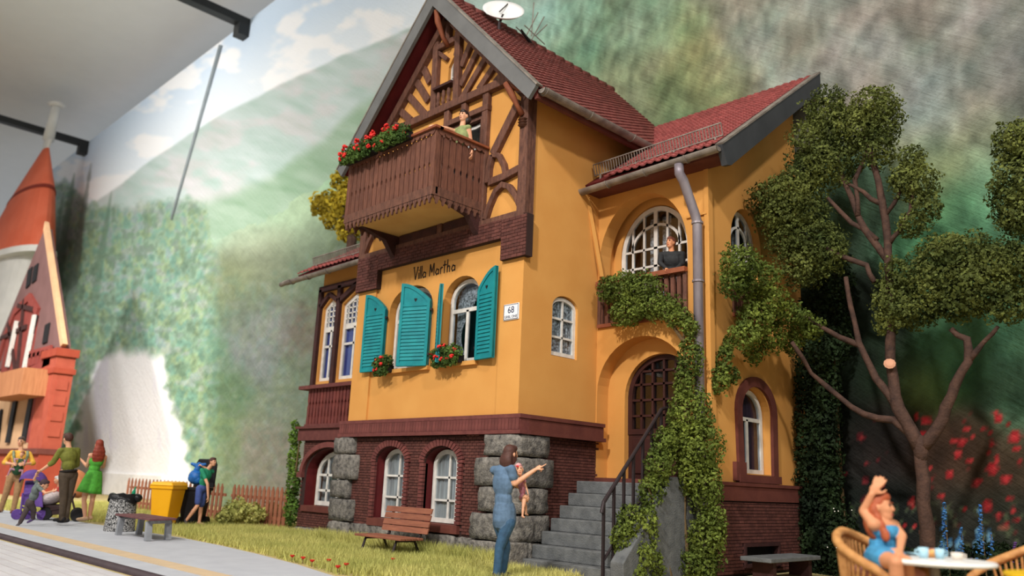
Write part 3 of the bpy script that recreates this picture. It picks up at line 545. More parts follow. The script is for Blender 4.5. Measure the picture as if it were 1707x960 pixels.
# carved brackets beneath the roof
def bracket(pts, w_=.09):
    part('carved_bracket', m_rail, lambda b: b.tube(pts, [w_*.6, w_*.7, w_*.45, w_*.6][:len(pts)] if len(pts) == 4 else w_*.5, 8), smooth=True)
bracket([(-2.27, -.38, 9.93), (-2.27, -.33, 9.7), (-2.25, -.2, 9.42), (-2.22, -.08, 9.28)]); bracket([(-.27, -.36, 7.72), (-.2, -.3, 7.55), (-.14, -.2, 7.33), (-.1, -.1, 7.18)]); bracket([(-.27, -.36, 7.72), (-.15, -.25, 7.62), (-.08, -.2, 7.6), (0, -.12, 7.56)], .06); bracket([(-4.31, -.36, 7.72), (-4.38, -.3, 7.55), (-4.44, -.2, 7.33), (-4.48, -.1, 7.18)])
for k in range(3): part('carved_ring', m_timber, lambda b: b.lathe([(.05, -.03), (.10, 0), (.05, .03)], FA.p(-.07, 7.08-k*.05, .10), 8))
# --- roofs
def slab(name, m, c, th, par=None): 
    n = (Vector(c[1])-Vector(c[0])).cross(Vector(c[3])-Vector(c[0])).normalized(); return part(name, m, lambda b: b.prism([Vector(p) for p in c], [Vector(p)-n*th for p in c]), par)
XE = .52
RS = slab('roof_slope', m_soffit, [(XE, -OV, roof_z(XE)), (XE, YB-.02, roof_z(XE)), (XM, YB-.02, ZR), (XM, -OV, ZR)], .16)
XF = 2*XM-XE
RL = slab('roof_slope', m_soffit, [(XM, -OV, ZR), (XM, YB-.02, ZR), (XF, YB-.02, roof_z(XF)), (XF, -OV, roof_z(XF))], .16)
def tile_mesh(w_, l, m):
    b = MB(); prof = [(-.5, .012), (-.25, .0), (0, .0), (.25, .022), (.42, .030), (.5, .016)]; V = []
    for y, dz in ((0, .028), (l, .0)): V += [(x*w_, y, z+dz) for x, z in prof]
    V += [(x*w_, 0, z+.028-.024) for x, z in prof]; k = len(prof)
    b.add(V, [(i, i+1, i+1+k, i+k) for i in range(k-1)]+[(i+1, i, i+2*k, i+1+2*k) for i in range(k-1)]+[(0, k, 2*k), (k-1, 3*k-1, 2*k-1)]); return b.mesh('roof_tile', m, recalc=False)
def tiles(parent, o, E, G, L, H, w_, ex, m, m_i, nobj, keep=lambda p: True, pick=None):
    o, E, G = Vector(o), Vector(E).normalized(), Vector(G).normalized(); Nn = E.cross(G); me = tile_mesh(w_, ex*1.35, m); items = []
    for r in range(int(H/ex)):
        for k in range(int(L/w_)+1):
            p = o+E*(w_*(k+.5))+G*(ex*r)+Nn*(.004*random.random())
            if keep(p) and w_*(k+.5) < L: items.append(p)
    items.sort(key=lambda p: (p-CAM).length)
    for p in items[:nobj]:
        ob = inst('roof_tile', me, parent, Matrix(((E.x, G.x, Nn.x, p.x), (E.y, G.y, Nn.y, p.y), (E.z, G.z, Nn.z, p.z), (0, 0, 0, 1)))); ob.matrix_parent_inverse = wm(parent).inverted()
    b = MB(); mv = [v.co.copy() for v in me.vertices]; mf = [tuple(f.vertices) for f in me.polygons]
    for p in items[nobj:]: b.add([p+E*v.x+G*v.y+Nn*v.z for v in mv], mf)
    if b.f: tag(b.build('roof_tiling', m_i, parent, recalc=False), kind='stuff')
def wing_z(y): return 6.36+.738*(y-1.43)
Ls = math.hypot(1, SL)
tiles(RS, (XE+.02, -OV+.02, roof_z(XE)), (0, 1, 0), (-1, 0, SL), YB+OV-.06, (XE-XM)*Ls, .205, .128, m_tile, m_tile_i, 300, keep=lambda p: p.z > wing_z(p.y)-.15 or p.y < 2.6)
tiles(RL, (XF-.02, YB-.04, roof_z(XF)), (0, -1, 0), (1, 0, SL), YB+OV-.08, (XE-XM)*Ls, .205, .128, m_tile, m_tile_i, 0)
part('ridge_cap', m_tile, lambda b: [b.tube([(XM, -OV+i*.3, ZR-.02), (XM, -OV+i*.3+.33, ZR+.0)], [.10, .12], 10) for i in range(18)], smooth=True)
PV = PL((0, -OV, 0), (1, 0, 0), (0, -1, 0))
for sg in (1, -1):
    P = [(XM, ZR+.05), (XM+sg*(XE-XM+.03), roof_z(XE)+.02), (XM+sg*(XE-XM-.14), roof_z(XE)-.16), (XM, ZR-.36)]
    part('bargeboard', m_barge, lambda b: b.pprism(PV, P, -.02, .05))
    part('barge_flashing', m_zinc, lambda b: b.pbar(PV, (XM, ZR+.06), (XM+sg*(XE-XM+.05), roof_z(XE)+.03), .03, -.08, .065))
    part('inner_rafter', m_timber, lambda b: b.pbar(PL((0, 0, 0), (1, 0, 0), (0, -1, 0)), (XM, ZR-.42), (XM+sg*2.28, ZR-.42-2.28*SL), .16, .0, .12))
def gutter(p, q, r, rings, nm='gutter', m=None):
    b = MB(); p, q = Vector(p), Vector(q); t = (q-p).normalized(); side = Vector((0, 0, 1)).cross(t).normalized(); n = 10; V = []
    for pt in (p, q):
        for rr_ in (r, r*.86):
            for i in range(n+1): a = pi+pi*i/n; V.append(pt+side*math.cos(a)*rr_+Vector((0, 0, 1))*math.sin(a)*rr_)
    k = n+1; F = []
    for i in range(n): F += [(i, i+1, 2*k+i+1, 2*k+i), (k+i+1, k+i, 3*k+i, 3*k+i+1), (i, k+i, k+i+1, i+1), (2*k+i+1, 3*k+i+1, 3*k+i, 2*k+i)]
    F += [(0, 2*k, 3*k, k), (n, k+n, 3*k+n, 2*k+n), tuple(range(n, -1, -1)), tuple(range(2*k, 2*k+k))]
    b.add(V, F); g = b.build(nm, m or m_zinc, villa, smooth=False)
    for f in rings: c = p+(q-p)*f; part('gutter_strap', m_zinc, lambda b: b.pstrip(PL(c-Vector((0, 0, c.z))-t*.015, side, t), [(math.cos(pi+pi*i/8)*(r+.008), c.z+math.sin(pi+pi*i/8)*(r+.008)) for i in range(9)], .014, 0, .03), g)
gutter((XE+.06, -OV+.05, 7.33), (XE+.06, 3.02, 7.33), .09, (.02, .35, .7))
part('roof_edge_fillet', m_brown, lambda b: b.box(XE-.1, XE-.03, -OV+.06, 3.0, 7.2, 7.32))
# wing roof
RW = slab('wing_roof', m_soffit, [(-1.3, 1.43, wing_z(1.43)), (2.72, 1.43, wing_z(1.43)), (2.72, YB-.02, wing_z(YB-.02)), (-1.3, YB-.02, wing_z(YB-.02))], .14)
gw = math.hypot(1, .738)
tiles(RW, (-1.25, 1.40, wing_z(1.43)+.02), (1, 0, 0), (0, 1, .738), 3.95, (YB-1.43)*gw, .155, .115, m_tile2, m_tile2_i, 300, keep=lambda p: p.z > (roof_z(p.x)-.12 if p.x < XE else 0))
PVW = PL((2.74, 0, 0), (0, 1, 0), (1, 0, 0))
part('bargeboard', m_barge_dk, lambda b: b.pprism(PVW, [(1.36, wing_z(1.36)+.03), (YB-.02, wing_z(YB)+.04), (YB-.02, wing_z(YB)-.34), (1.62, wing_z(1.62)-.42), (1.5, wing_z(1.5)-.36)], -.06, .04))
part('barge_flashing', m_zinc, lambda b: b.pbar(PVW, (1.36, wing_z(1.36)+.05), (YB-.02, wing_z(YB)+.05), .03, -.08, .05))
gutter((-.12, 1.33, 6.22), (2.74, 1.33, 6.30), .085, (.25, .52, .8)); part('eaves_soffit', m_brown, lambda b: b.box(-.05, 2.70, 1.45, 1.83, 6.22, 6.30))
def snow_guard(p, q, up, h, n):
    p, q, up = Vector(p), Vector(q), Vector(up).normalized(); g = part('snow_guard', m_zinc, lambda b: (b.beam(p, q, .018, .018), b.beam(p+up*h, q+up*h, .018, .018)))
    def f(b):
        for i in range(n+1): c = p+(q-p)*(i/n); b.beam(c, c+up*h, .016, .010, up=(q-p))
    tag(part('guard_slat', m_zinc, f, g), kind='stuff')
    for k in (.05, .35, .65, .95): c = p+(q-p)*k; part('guard_foot', m_zinc, lambda b: b.beam(c-Vector((0, 0, .1)), c, .02, .03), g)
snow_guard((.06, 1.62, 6.58), (2.64, 1.62, 6.62), (0, -.25, 1), .2, 46)
# downpipe
dp = part('downpipe', m_pipe, lambda b: (b.tube([(2.02, 1.33, 6.2), (2.02, 1.34, 6.05), (2.04, 1.42, 5.95), (2.1, 1.66, 5.42), (2.11, 1.70, 5.3), (2.11, 1.70, .1)], [.075, .078, .078, .078, .078, .078], 14)), smooth=True)
for z in (5.3, 4.35, 2.4, 1.0): part('pipe_collar', m_pipe, lambda b: b.lathe([(.075, -.02), (.095, -.015), (.095, .015), (.075, .02)], (2.11, 1.70, z), 14), dp)
# --- wing walls: loggia above, arched porch below
wall('wing_front_wall', FC, [(-.05, 1.22), (2.22, 1.22), (2.22, 6.4), (-.05, 6.4)], [arch(.02, 1.86, 1.27, 2.72, 3.62, 20), arch(.03, 1.84, 3.84, 5.0, 6.1, 20)], .3, m_plaster, villa)
FI = PL((0, 2.28, 0), (1, 0, 0), (0, -1, 0)); FP = PL((0, 2.13, 0), (1, 0, 0), (0, -1, 0))
wall('loggia_wall', FI, [(-.05, 3.8), (2.1, 3.8), (2.1, 6.35), (-.05, 6.35)], [arch(.15, 1.60, 3.95, 5.16, 6.03, 20)], .15, m_plaster, villa)
part('loggia_floor', m_plaster, lambda b: b.box(-.0, 2.0, 1.9, 2.3, 3.66, 3.84)); part('loggia_side', m_plaster, lambda b: b.box(1.86, 2.0, 2.0, 2.3, 3.8, 6.35))
wall('porch_wall', FP, [(-.05, 1.22), (2.1, 1.22), (2.1, 3.75), (-.05, 3.75)], [arch(.38, 1.82, 1.27, 2.66, 3.36, 20)], .15, m_plaster, villa)
cxl, bars = .875, []
for u in (.39, .63, 1.12, 1.36): bars.append(((u, 4.0), (u, 5.16+.86*math.sqrt(max(0, 1-((u-cxl)/.72)**2))-.03), .04))
bars.append(((.875, 4.0), (.875, 5.98), .075))
for z in (4.3, 4.62, 4.94, 5.26): bars.append(((.2 if z < 5.2 else .22, z), (1.55 if z < 5.2 else 1.53, z), .04))
bars.append(tuple((cxl+.5*math.cos(pi*i/16), 5.26+.42*math.sin(pi*i/16)) for i in range(17))+(.045,))
win(villa, FI, .15, 1.60, 3.97, 5.16, 6.01, -.03, .08, bars, curtain=None, n=20)
part('curtain', m_lace, lambda b: (b.pbox(FI, .66, .84, 4.0, 5.85, -.2, -.19), b.pbox(FI, .92, 1.1, 4.0, 5.85, -.2, -.19)))
part('room_liner_back', m_room_shade, lambda b: b.box(.01, 1.94, 2.9, 2.95, 1.25, 6.3))  # dark liner added behind the panes so the rooms look unlit
part('room_liner_side', m_room_shade, lambda b: b.box(.005, .03, 2.45, 2.9, 1.25, 6.3)); part('room_liner_side', m_room_shade, lambda b: b.box(1.9, 1.93, 2.45, 2.9, 1.25, 6.3)); part('room_liner_ceiling', m_room_shade, lambda b: b.box(.01, 1.94, 2.3, 2.9, 6.25, 6.3)); part('room_liner_floor', m_room_shade, lambda b: b.box(.01, 1.94, 2.3, 2.9, 3.7, 3.76))
lr = part('loggia_railing', m_rail, lambda b: (b.pbox(FC, .03, 1.84, 4.57, 4.65, -.10, .10), b.pbox(FC, .03, 1.84, 3.84, 3.9, -.06, .05)))
for k in range(15): part('baluster_board', m_timber2, lambda b: b.pbox(FC, .06+k*.122, .13+k*.122, 3.9, 4.57, -.03, .02), lr)
for u in (.03, .9, 1.77): part('rail_post', m_timber, lambda b: b.pbox(FC, u, u+.07, 3.86, 4.58, -.06, .04), lr)
# plaster string course beside the loggia
part('string_course', m_plaster, lambda b: b.pbox(FC, 1.84, 2.22, 5.46, 5.5, 0, .035)); part('corner_lesene', m_plaster, lambda b: b.pbox(FC, 2.17, 2.25, 1.3, 6.3, -.1, .025))
part('slanting_bar', m_plaster, lambda b: b.beam((-.02, 1.52, 6.16), (.10, 1.80, 4.75), .045, .07))  # thin plaster bar slanting from the gutter end to the wall
# front door
FD = PL((0, 2.24, 0), (1, 0, 0), (0, -1, 0)); do = part('front_door', m_door, lambda b: (b.pbox(FD, .38, 1.82, 1.27, 2.1, -.06, .0), b.pstrip(FD, arch(.42, 1.78, 2.1, 2.66, 3.32, 20), .09, -.06, .02, True)))
for k in range(1, 6): u = .42+k*.227; part('glazing_bar', m_door, lambda b: b.pbox(FD, u-.02, u+.02, 2.1, 2.66+.66*math.sqrt(max(0, 1-((u-1.1)/.7)**2)), -.05, .01), do)
for z in (2.36, 2.62, 2.88, 3.1): hw = .68*math.sqrt(max(0, 1-((z-2.66)/.68)**2)) if z > 2.66 else .68; part('glazing_bar', m_door, lambda b: b.pbox(FD, 1.1-hw, 1.1+hw, z-.018, z+.018, -.05, .01), do)
part('pane', m_glass, lambda b: b.pprism(FD, arch(.42, 1.78, 2.12, 2.66, 3.3, 20), -.04, -.034), do)
for u in (.48, 1.14): part('door_panel', m_door, lambda b: b.pbox(FD, u, u+.58, 1.42, 2.0, -.01, .025), do, bevel=.01)
part('door_handle', m_zinc, lambda b: b.tube([FD.p(1.12, 2.0, .02), FD.p(1.12, 2.0, .07), FD.p(1.22, 2.0, .07)], .012, 6), do)
part('door_sill', m_brown, lambda b: b.box(.0, 1.9, 1.80, 2.25, 1.25, 1.33))
# side wall of the wing
sw_up = arch(2.52, 3.5, 4.0, 5.25, 5.86, 16); sw_lo = arch(2.70, 3.62, 1.48, 2.42, 2.84, 16)
wall('wing_side_wall', FS, [(2.13, 1.28), (4.95, 1.28), (4.95, wing_z(4.95)-.2), (2.13, wing_z(2.13)-.15)], [sw_up, sw_lo], .28, m_plaster, villa)
part('window_surround', m_brown, lambda b: (b.pstrip(FS, [(2.62, 1.62)]+[(3.16-.57*math.cos(pi*i/16), 2.44+.5*math.sin(pi*i/16)) for i in range(17)]+[(3.70, 1.4)], .16, -.02, .05), b.pbox(FS, 2.42, 2.72, 1.36, 1.64, -.02, .07), b.pbox(FS, 2.5, 3.82, 1.34, 1.46, -.1, .08)))
win(villa, FS, 2.70, 3.60, 1.48, 2.40, 2.82, -.12, .07, [((2.75, 2.34), (3.55, 2.34), .06), ((3.12, 1.52), (3.12, 2.34), .06)], curtain=mat('plum_curtain', (92, 66, 76), (60, 42, 50), .9, 14, .2, 60, stretch=(1, 1, .15)), cd=.1)
bars = [((u, 4.1), (u, 5.25+.55*math.sqrt(max(0, 1-((u-3.01)/.46)**2))), .035) for u in (2.74, 3.28)]+[((3.01, 4.1), (3.01, 5.82), .06)]+[((2.56, z), (3.46, z), .035) for z in (4.4, 4.75, 5.1)]+[tuple((3.01+.3*math.cos(pi*i/14), 5.2+.36*math.sin(pi*i/14)) for i in range(15))+(.04,)]
win(villa, FS, 2.52, 3.5, 4.02, 5.25, 5.84, -.13, .06, bars, curtain=m_lace, cd=.3)
sr = part('side_railing', m_rail, lambda b: b.pbox(FS, 2.52, 3.5, 4.55, 4.62, -.06, .06)); part('bottom_rail', m_rail, lambda b: b.pbox(FS, 2.52, 3.5, 3.92, 3.98, -.06, .04), sr)
for k in range(8): part('baluster_board', m_timber2, lambda b: b.pbox(FS, 2.54+k*.12, 2.62+k*.12, 3.98, 4.55, -.02, .02), sr)
part('base_band', m_brown, lambda b: (b.pbox(FS, 1.78, 4.95, 1.06, 1.30, -.05, .11), b.pbox(FS, 1.78, 4.95, 1.28, 1.33, -.05, .13)))
part('cellar_hatch', m_black, lambda b: b.pbox(FS, 2.55, 3.6, .12, .42, -.05, -.02)); part('hatch_frame', m_timber_dk, lambda b: b.pstrip(FSb, [(2.55, .12), (3.6, .12), (3.6, .42), (2.55, .42)], .05, -.05, .04, True))
# --- balcony
BX0, BX1, BY, BZ0, BZ1 = -3.53, -1.03, 1.17, 5.71, 6.83
m_under = mat('cream_balcony_underside', (206, 164, 100), (190, 146, 84), .9, 2)
bal = part('balcony', m_under, lambda b: b.box(BX0+.05, BX1-.05, -BY+.05, -.0, BZ0-.03, BZ0+.05)); bal['label'] = 'carved brown wooden balcony'
PF = PL((0, -BY, 0), (1, 0, 0), (0, -1, 0)); PR = PL((BX1, 0, 0), (0, 1, 0), (1, 0, 0)); PLf = PL((BX0, 0, 0), (0, 1, 0), (-1, 0, 0))
def board(pl, u0, u1):
    c = 6.22; g = .02; n = .017
    return [(u0+g/2, BZ0+.1), (u1-g/2, BZ0+.1), (u1-g/2, c-.06), (u1-g/2-n, c-.02), (u1-g/2-n, c+.02), (u1-g/2, c+.06), (u1-g/2, BZ1-.1), ((u0+u1)/2, BZ1-.04), (u0+g/2, BZ1-.1), (u0+g/2, c+.06), (u0+g/2+n, c+.02), (u0+g/2+n, c-.02), (u0+g/2, c-.06)]
for (pl, u0, u1, nb) in ((PF, BX0, BX1, 19), (PR, -BY+.03, -.02, 8), (PLf, -BY+.03, -.02, 8)):
    st = (u1-u0)/nb
    for k in range(nb): part('baluster_board', m_timber2, lambda b: b.pprism(pl, board(pl, u0+k*st, u0+(k+1)*st), -.035, .0), bal)
    part('bottom_rail', m_timber, lambda b: b.pbox(pl, u0-(.021 if pl is PF else 0), u1+(.021 if pl is PF else 0), BZ0-(.03 if pl is PF else .028), BZ0+(.12 if pl is PF else .118), -.05, .02), bal)
    ns = int((u1-u0)/.125); st = (u1-u0)/ns; P = []
    for k in range(ns):   # scalloped fringe with pierced drops
        a = u0+k*st; P += [(a, BZ0-.02), (a+st*.08, BZ0-.07), (a+st*.3, BZ0-.1), (a+st*.36, BZ0-.145), (a+st*.5, BZ0-.17), (a+st*.64, BZ0-.145), (a+st*.7, BZ0-.1), (a+st*.92, BZ0-.07)]
    P += [(u1, BZ0-.02), (u1, BZ0+.03), (u0, BZ0+.03)]; part('carved_fringe', m_timber, lambda b: b.pprism(pl, P, -.02, .012), bal)
    def drops(b):
        for k in range(ns): c = u0+(k+.98)*st; b.pprism(pl, [(c, BZ0-.05), (c+.02, BZ0-.02), (c, BZ0+.03), (c-.02, BZ0-.02)], .008, .016)
    part('fringe_piercing', m_black, drops, bal)
    P = []
    for k in range(nb):
        a = u0+(u1-u0)*k/nb; s_ = (u1-u0)/nb; P += [(a, BZ1-.045), (a+s_*.2, BZ1-.08), (a+s_*.5, BZ1-.095), (a+s_*.8, BZ1-.08)]
    P += [(u1, BZ1-.045), (u1, BZ1), (u0, BZ1)]; part('scalloped_valance', m_timber2, lambda b: b.pprism(pl, P, .0, .03), bal)
    part('handrail', m_rail, lambda b: b.pbox(pl, u0-(.07 if pl is PF else 0), u1+.07 if pl is PF else u1, BZ1-.0, BZ1+(.04 if pl is PF else .038), -.1, .07), bal)
for u in (BX0+.03, BX1-.03): part('corner_post', m_timber2, lambda b: b.box(u-.05, u+.05, -BY-.012, -BY+.09, BZ0, BZ1), bal)
for u in (-3.44, -1.1): part('balcony_bracket', m_timber_dk, lambda b: b.prism([(u-.06, -.9, BZ0-.03), (u-.06, 0, BZ0-.03), (u-.06, 0, 5.15), (u-.06, -.15, 5.3), (u-.06, -.35, 5.55)], [(u+.06, -.9, BZ0-.03), (u+.06, 0, BZ0-.03), (u+.06, 0, 5.15), (u+.06, -.15, 5.3), (u+.06, -.35, 5.55)]), bal)
part('underside_panel', m_timber_dk, lambda b: (b.pbox(FA, -3.3, -2.2, 5.45, 5.66, .02, .1), b.pbox(FA, -2.0, -1.2, 5.45, 5.66, .02, .1)), bal)
# --- bay on the left
m_yel_post = m_plaster
wall('bay_wall', FL, [(-7.15, 1.9), (XL, 1.9), (XL, 5.9), (-7.15, 5.9)], [[(-7.05, 3.2), (-6.46, 3.2), (-6.46, 4.86), (-6.76, 5.06), (-7.05, 4.86)], [(-6.28, 3.2), (-5.4, 3.2), (-5.4, 4.86), (-5.84, 5.08), (-6.28, 4.86)]], .2, m_plaster, villa)
part('bay_return', m_plaster, lambda b: b.box(-7.15, -6.95, .9, YB-.05, 0, 5.9))
m_blue = mat('blue_bay_curtain', (112, 122, 186), (60, 58, 120), .9, 7, .2, 40, stretch=(2, 2, .2))
for (u0, u1) in ((-7.05, -6.46), (-6.28, -5.4)):
    n = 4 if u1-u0 < .7 else 6; bars = [((u0, 4.37), (u1, 4.37), .12), ((u0, 3.98), (u1, 3.98), .05), (((u0+u1)/2, 3.2), ((u0+u1)/2, 4.35), .06)]
    bars += [((u0+(u1-u0)*k/n, 4.42), (u0+(u1-u0)*k/n, 4.86+.2*(1-abs(2*k/n-1))), .028) for k in range(1, n)]+[((u0, z), (u1, z), .028) for z in (4.54, 4.66, 4.78, 4.9)]
    win(villa, FL, u0, u1, 3.2, 4.84, 5.05, -.06, .08, bars, n=2, curtain=m_blue, cd=.07)
for a, c, w_ in (((-7.2, 5.3), (XL, 5.3), .13), ((-6.37, 3.1), (-6.37, 5.3), .13), ((-7.15, 3.1), (-7.15, 5.3), .12), ((-5.3, 3.1), (-5.3, 5.3), .12), ((-7.12, 4.9), (-6.78, 5.16), .09), ((-6.78, 5.16), (-6.4, 4.95), .09), ((-6.34, 4.95), (-5.7, 5.25), .11)):
    part('bay_timber', m_timber_dk, lambda b: b.pbar(FL, a, c, w_, -.02, .08))
br = part('bay_balustrade', m_trimbrick, lambda b: (b.pbox(FL, -7.45, XL, 3.02, 3.10, -.1, .2), b.pbox(FL, -7.2, XL, 2.2, 2.26, -.05, .12)))
part('balustrade_back', m_timber_dk, lambda b: b.pbox(FL, -7.2, XL, 2.2, 3.05, 0, .03), br)
m_redwood = mat('red_brown_wood', (118, 58, 50), (92, 42, 40), .7, 6, .3, 40, rnd=.12)
for k in range(15): u = -7.13+k*.125; part('turned_baluster', m_redwood, lambda b: b.pprism(FL, [(u-.045, 2.26), (u+.045, 2.26), (u+.045, 2.36), (u+.03, 2.42), (u+.045, 2.62), (u+.02, 2.7), (u+.045, 2.76), (u+.045, 3.02), (u-.045, 3.02), (u-.045, 2.76), (u-.02, 2.7), (u-.045, 2.62), (u-.03, 2.42), (u-.045, 2.36)], .05, .10), br)
part('bay_cornice', m_trimbrick, lambda b: (b.pbox(FL, -7.36, XL, 1.91, 2.17, -.1, .15), b.pbox(FL, -7.42, XL, 2.16, 2.21, -.1, .2)))
part('bay_arch', m_trimbrick, lambda b: (b.pstrip(FLb, [(-6.15-1.0*math.cos(pi*i/20), 1.22+.6*math.sin(pi*i/20)) for i in range(21)], .11, -.05, .07), b.pbox(FLb, -7.26, -7.08, 1.13, 1.24, -.02, .09)))
win(villa, FLb, -6.9, -5.4, .57, 1.2, 1.7, -.2, .09, [((-6.5, .6), (-6.5, 1.6), .05), ((-6.1, .6), (-6.1, 1.68), .05), ((-6.85, 1.2), (-5.45, 1.2), .05), ((-6.85, .88), (-5.45, .88), .05)], curtain=m_curtain, cd=.15)
part('window_sill', m_brown, lambda b: b.pbox(FLb, -7.02, -5.3, .44, .56, -.2, .06))
def bay_z(y): return 5.62+.62*(y-.25)
RBy = slab('bay_roof', m_soffit, [(-7.55, .25, bay_z(.25)), (XL, .25, bay_z(.25)), (XL, YB-.05, bay_z(YB)), (-7.55, YB-.05, bay_z(YB))], .1)
tiles(RBy, (-7.55, .24, bay_z(.25)+.02), (1, 0, 0), (0, 1, .62), 2.95, 5.4, .155, .115, m_tile2, m_tile2_i, 0)
gutter((-7.9, .17, 5.5), (-4.72, .17, 5.54), .08, (.08, .3, .55)); snow_guard((-7.2, .42, 5.84), (-4.75, .42, 5.84), (0, -.25, 1), .17, 44)
part('gutter_spout', m_zinc, lambda b: b.tube([(-7.85, .17, 5.5), (-8.15, .17, 5.47)], .055, 10), smooth=True)
# --- stairs
stairs = empty('stone_staircase', (.9, .7, 0), 'grey stone staircase leading up to the arched front door', 'staircase')
for k in range(7):
    def f(b, k=k): b.box(.16, 1.78, .01+.195*k, 1.80, -.02 if k == 0 else .12+.19*(k-1), .12+.19*k)
    part('step', m_concrete, f, stairs, bevel=.015)
part('cheek_wall', m_concrete, lambda b: b.prism([(1.78, .0, -.02), (1.78, 1.82, -.02), (1.78, 1.82, 1.36), (1.78, 1.15, 1.36), (1.78, .0, .22)], [(2.0, .0, -.02), (2.0, 1.82, -.02), (2.0, 1.82, 1.36), (2.0, 1.15, 1.36), (2.0, .0, .22)]), stairs, bevel=.015)
part('newel_stone', m_ashlar, lambda b: b.box(.02, .16, -.25, .12, -.02, .34), stairs, bevel=.02)
rl = empty('stair_railing', (1.68, .6, 0), 'dark iron handrail with posts along the stone stairs', 'railing')
zr = lambda y: .98+1.02*(y+.02)
part('handrail', m_iron, lambda b: b.tube([(1.68, -.06, zr(-.1)-.06), (1.68, -.02, zr(-.02)), (1.68, 1.32, zr(1.32)), (1.68, 1.42, zr(1.32)+.03), (1.68, 1.8, zr(1.32)+.03)], .028, 8), rl)
part('lower_rail', m_iron, lambda b: b.tube([(1.68, -.02, .22), (1.68, 1.32, 1.5)], .02, 8), rl)
for y in (-.02, .2, .42, .64, .86, 1.08, 1.32): part('post', m_iron, lambda b: b.beam((1.68, y, max(0, .1+.19*int((y-.01)/.195)) if y > 0 else 0), (1.68, y, zr(y)), .035, .035, up=(0, 1, 0)), rl)
# ------------------------------------------------------------------ neighbouring building and tower at the left
def P2(px, py, y): q = at(px, py, 'y', y); return (q.x, q.z)
m_red = mat('orange_red_brick', (166, 80, 60), (148, 66, 48), .85, 3, .1, 40); m_red2 = mat('deep_orange_brick', (156, 68, 46), (140, 56, 38), .85, 3, .1, 40)
m_gab = mat('mauve_brown_gable', (118, 86, 84), (104, 74, 72), .85, 1.5, .1, 40); m_cream = mat('cream_stone', (206, 164, 126), (190, 148, 112), .8, 2)
m_beige = mat('beige_render', (196, 158, 122), (180, 142, 108), .85, 1); m_oldwood = mat('tan_wood', (182, 124, 84), (150, 96, 62), .8, 3, .2, 30, stretch=(5, 5, .5))
m_redt = mat('brick_red_paint', (140, 64, 56), (122, 52, 46), .8, 2)
YG = .5; FG = PL((0, YG, 0), (1, 0, 0), (0, -1, 0))
nb = empty('gabled_brick_building', (-29, 3, 0), 'orange brick building with a steep mauve gable and tall windows, behind the family', 'building')
apex = P2(75, 380, YG); rb_ = P2(104, 574, YG); XRg = -25.0; XLg = 2*apex[0]-rb_[0]
b = MB(); b.pprism(FG, [(XLg, 5.2), (rb_[0], 5.2), rb_, apex, (XLg, rb_[1])], -.3, 0); b.build('gable', m_gab, nb)
b = MB(); b.pprism(FG, [(apex[0], apex[1]+.3), (rb_[0]+.25, rb_[1]), (rb_[0], rb_[1]-.1), (apex[0], apex[1]-.1)], -.12, .06); b.build('verge_coping', m_cream, nb)
b = MB(); b.pbox(FG, XLg-2, -25.4, 1.75, 5.3, -.5, 0); b.build('facade', m_beige, nb)
b = MB(); b.box(-26.7, XRg, .36, 1.03, 1.75, 5.2); b.build('corner_pier', m_red, nb)
b = MB(); b.box(-26.8, XRg+.1, .3, 1.08, 4.55, 4.75); b.box(-26.8, XRg+.12, .28, 1.1, 5.2, 5.5); b.build('pier_cap', m_red2, nb)
for k in range(4): z = 2.2+k*.58; b = MB(); b.box(XRg-.02, XRg+.05, .5, .9, z, z+.34); b.build('pier_panel', m_red, nb)
b = MB(); b.box(XLg-2, XRg+.15, .2, 1.12, 1.55, 1.75); b.build('string_course', m_brown, nb)
b = MB(); b.box(XLg-2, XRg+.1, .3, 1.1, -.02, 1.55); b.build('plinth', m_red2, nb)
b = MB(); b.box(-28.2, -27.7, .26, .4, 0, 1.55); b.build('plinth_recess', m_timber_dk, nb)
tri = [P2(68, 500, YG), P2(30, 530, YG), P2(2, 610, YG), P2(48, 632, YG), P2(60, 580, YG), P2(66, 530, YG)]
b = MB(); b.pstrip(FG, [P2(0, 600, YG), P2(12, 560, YG), P2(28, 520, YG), P2(52, 496, YG), P2(66, 520, YG)], .35, 0, .12); b.build('timber_arch', m_redt, nb)
b = MB(); b.pprism(FG, [P2(1, 632, YG), P2(12, 570, YG), P2(30, 518, YG), P2(54, 498, YG), P2(66, 520, YG), P2(48, 632, YG)], 0, .05); b.build('arch_panel', m_redt, nb)
for (p0, p1) in (((32, 536), (15, 612)), ((62, 526), (44, 614))):
    f0 = MB(); f0.pstrip(FG, [P2(*p0, YG), P2(*p1, YG)], .7, .04, .1); wq = f0.build('tall_window', m_black, nb)
    f0 = MB(); f0.pstrip(FG, [P2(p0[0]+2, p0[1], YG), P2(p1[0]+3, p1[1], YG)], .28, .08, .2); f0.build('window_frame', m_white, wq)
for (q0, q1) in (((52, 448), (48, 478)), ((62, 442), (58, 470)), ((81, 540), (76, 572))):
    b = MB(); b.pstrip(FG, [P2(*q0, YG), P2(*q1, YG)], .55, 0, .06); b.build('attic_window', m_black, nb)
for (q0, q1, w_) in (((18, 540), (30, 620), .2), ((5, 565), (48, 545), .2), ((34, 510), (60, 516), .2), ((44, 500), (32, 628), .2), ((54, 592), (90, 582), .3), ((52, 620), (90, 602), .3)):
    b = MB(); b.pstrip(FG, [P2(*q0, YG), P2(*q1, YG)], w_, .05, .14); b.build('timber', m_timber_dk if w_ == .2 else m_redt, nb)
for k in range(5): b = MB(); b.pstrip(FG, [P2(56+k*7, 590-k*1.6, YG), P2(53+k*7, 612-k*2.6, YG)], .35, .05, .14); b.build('parapet_post', m_redt, nb)
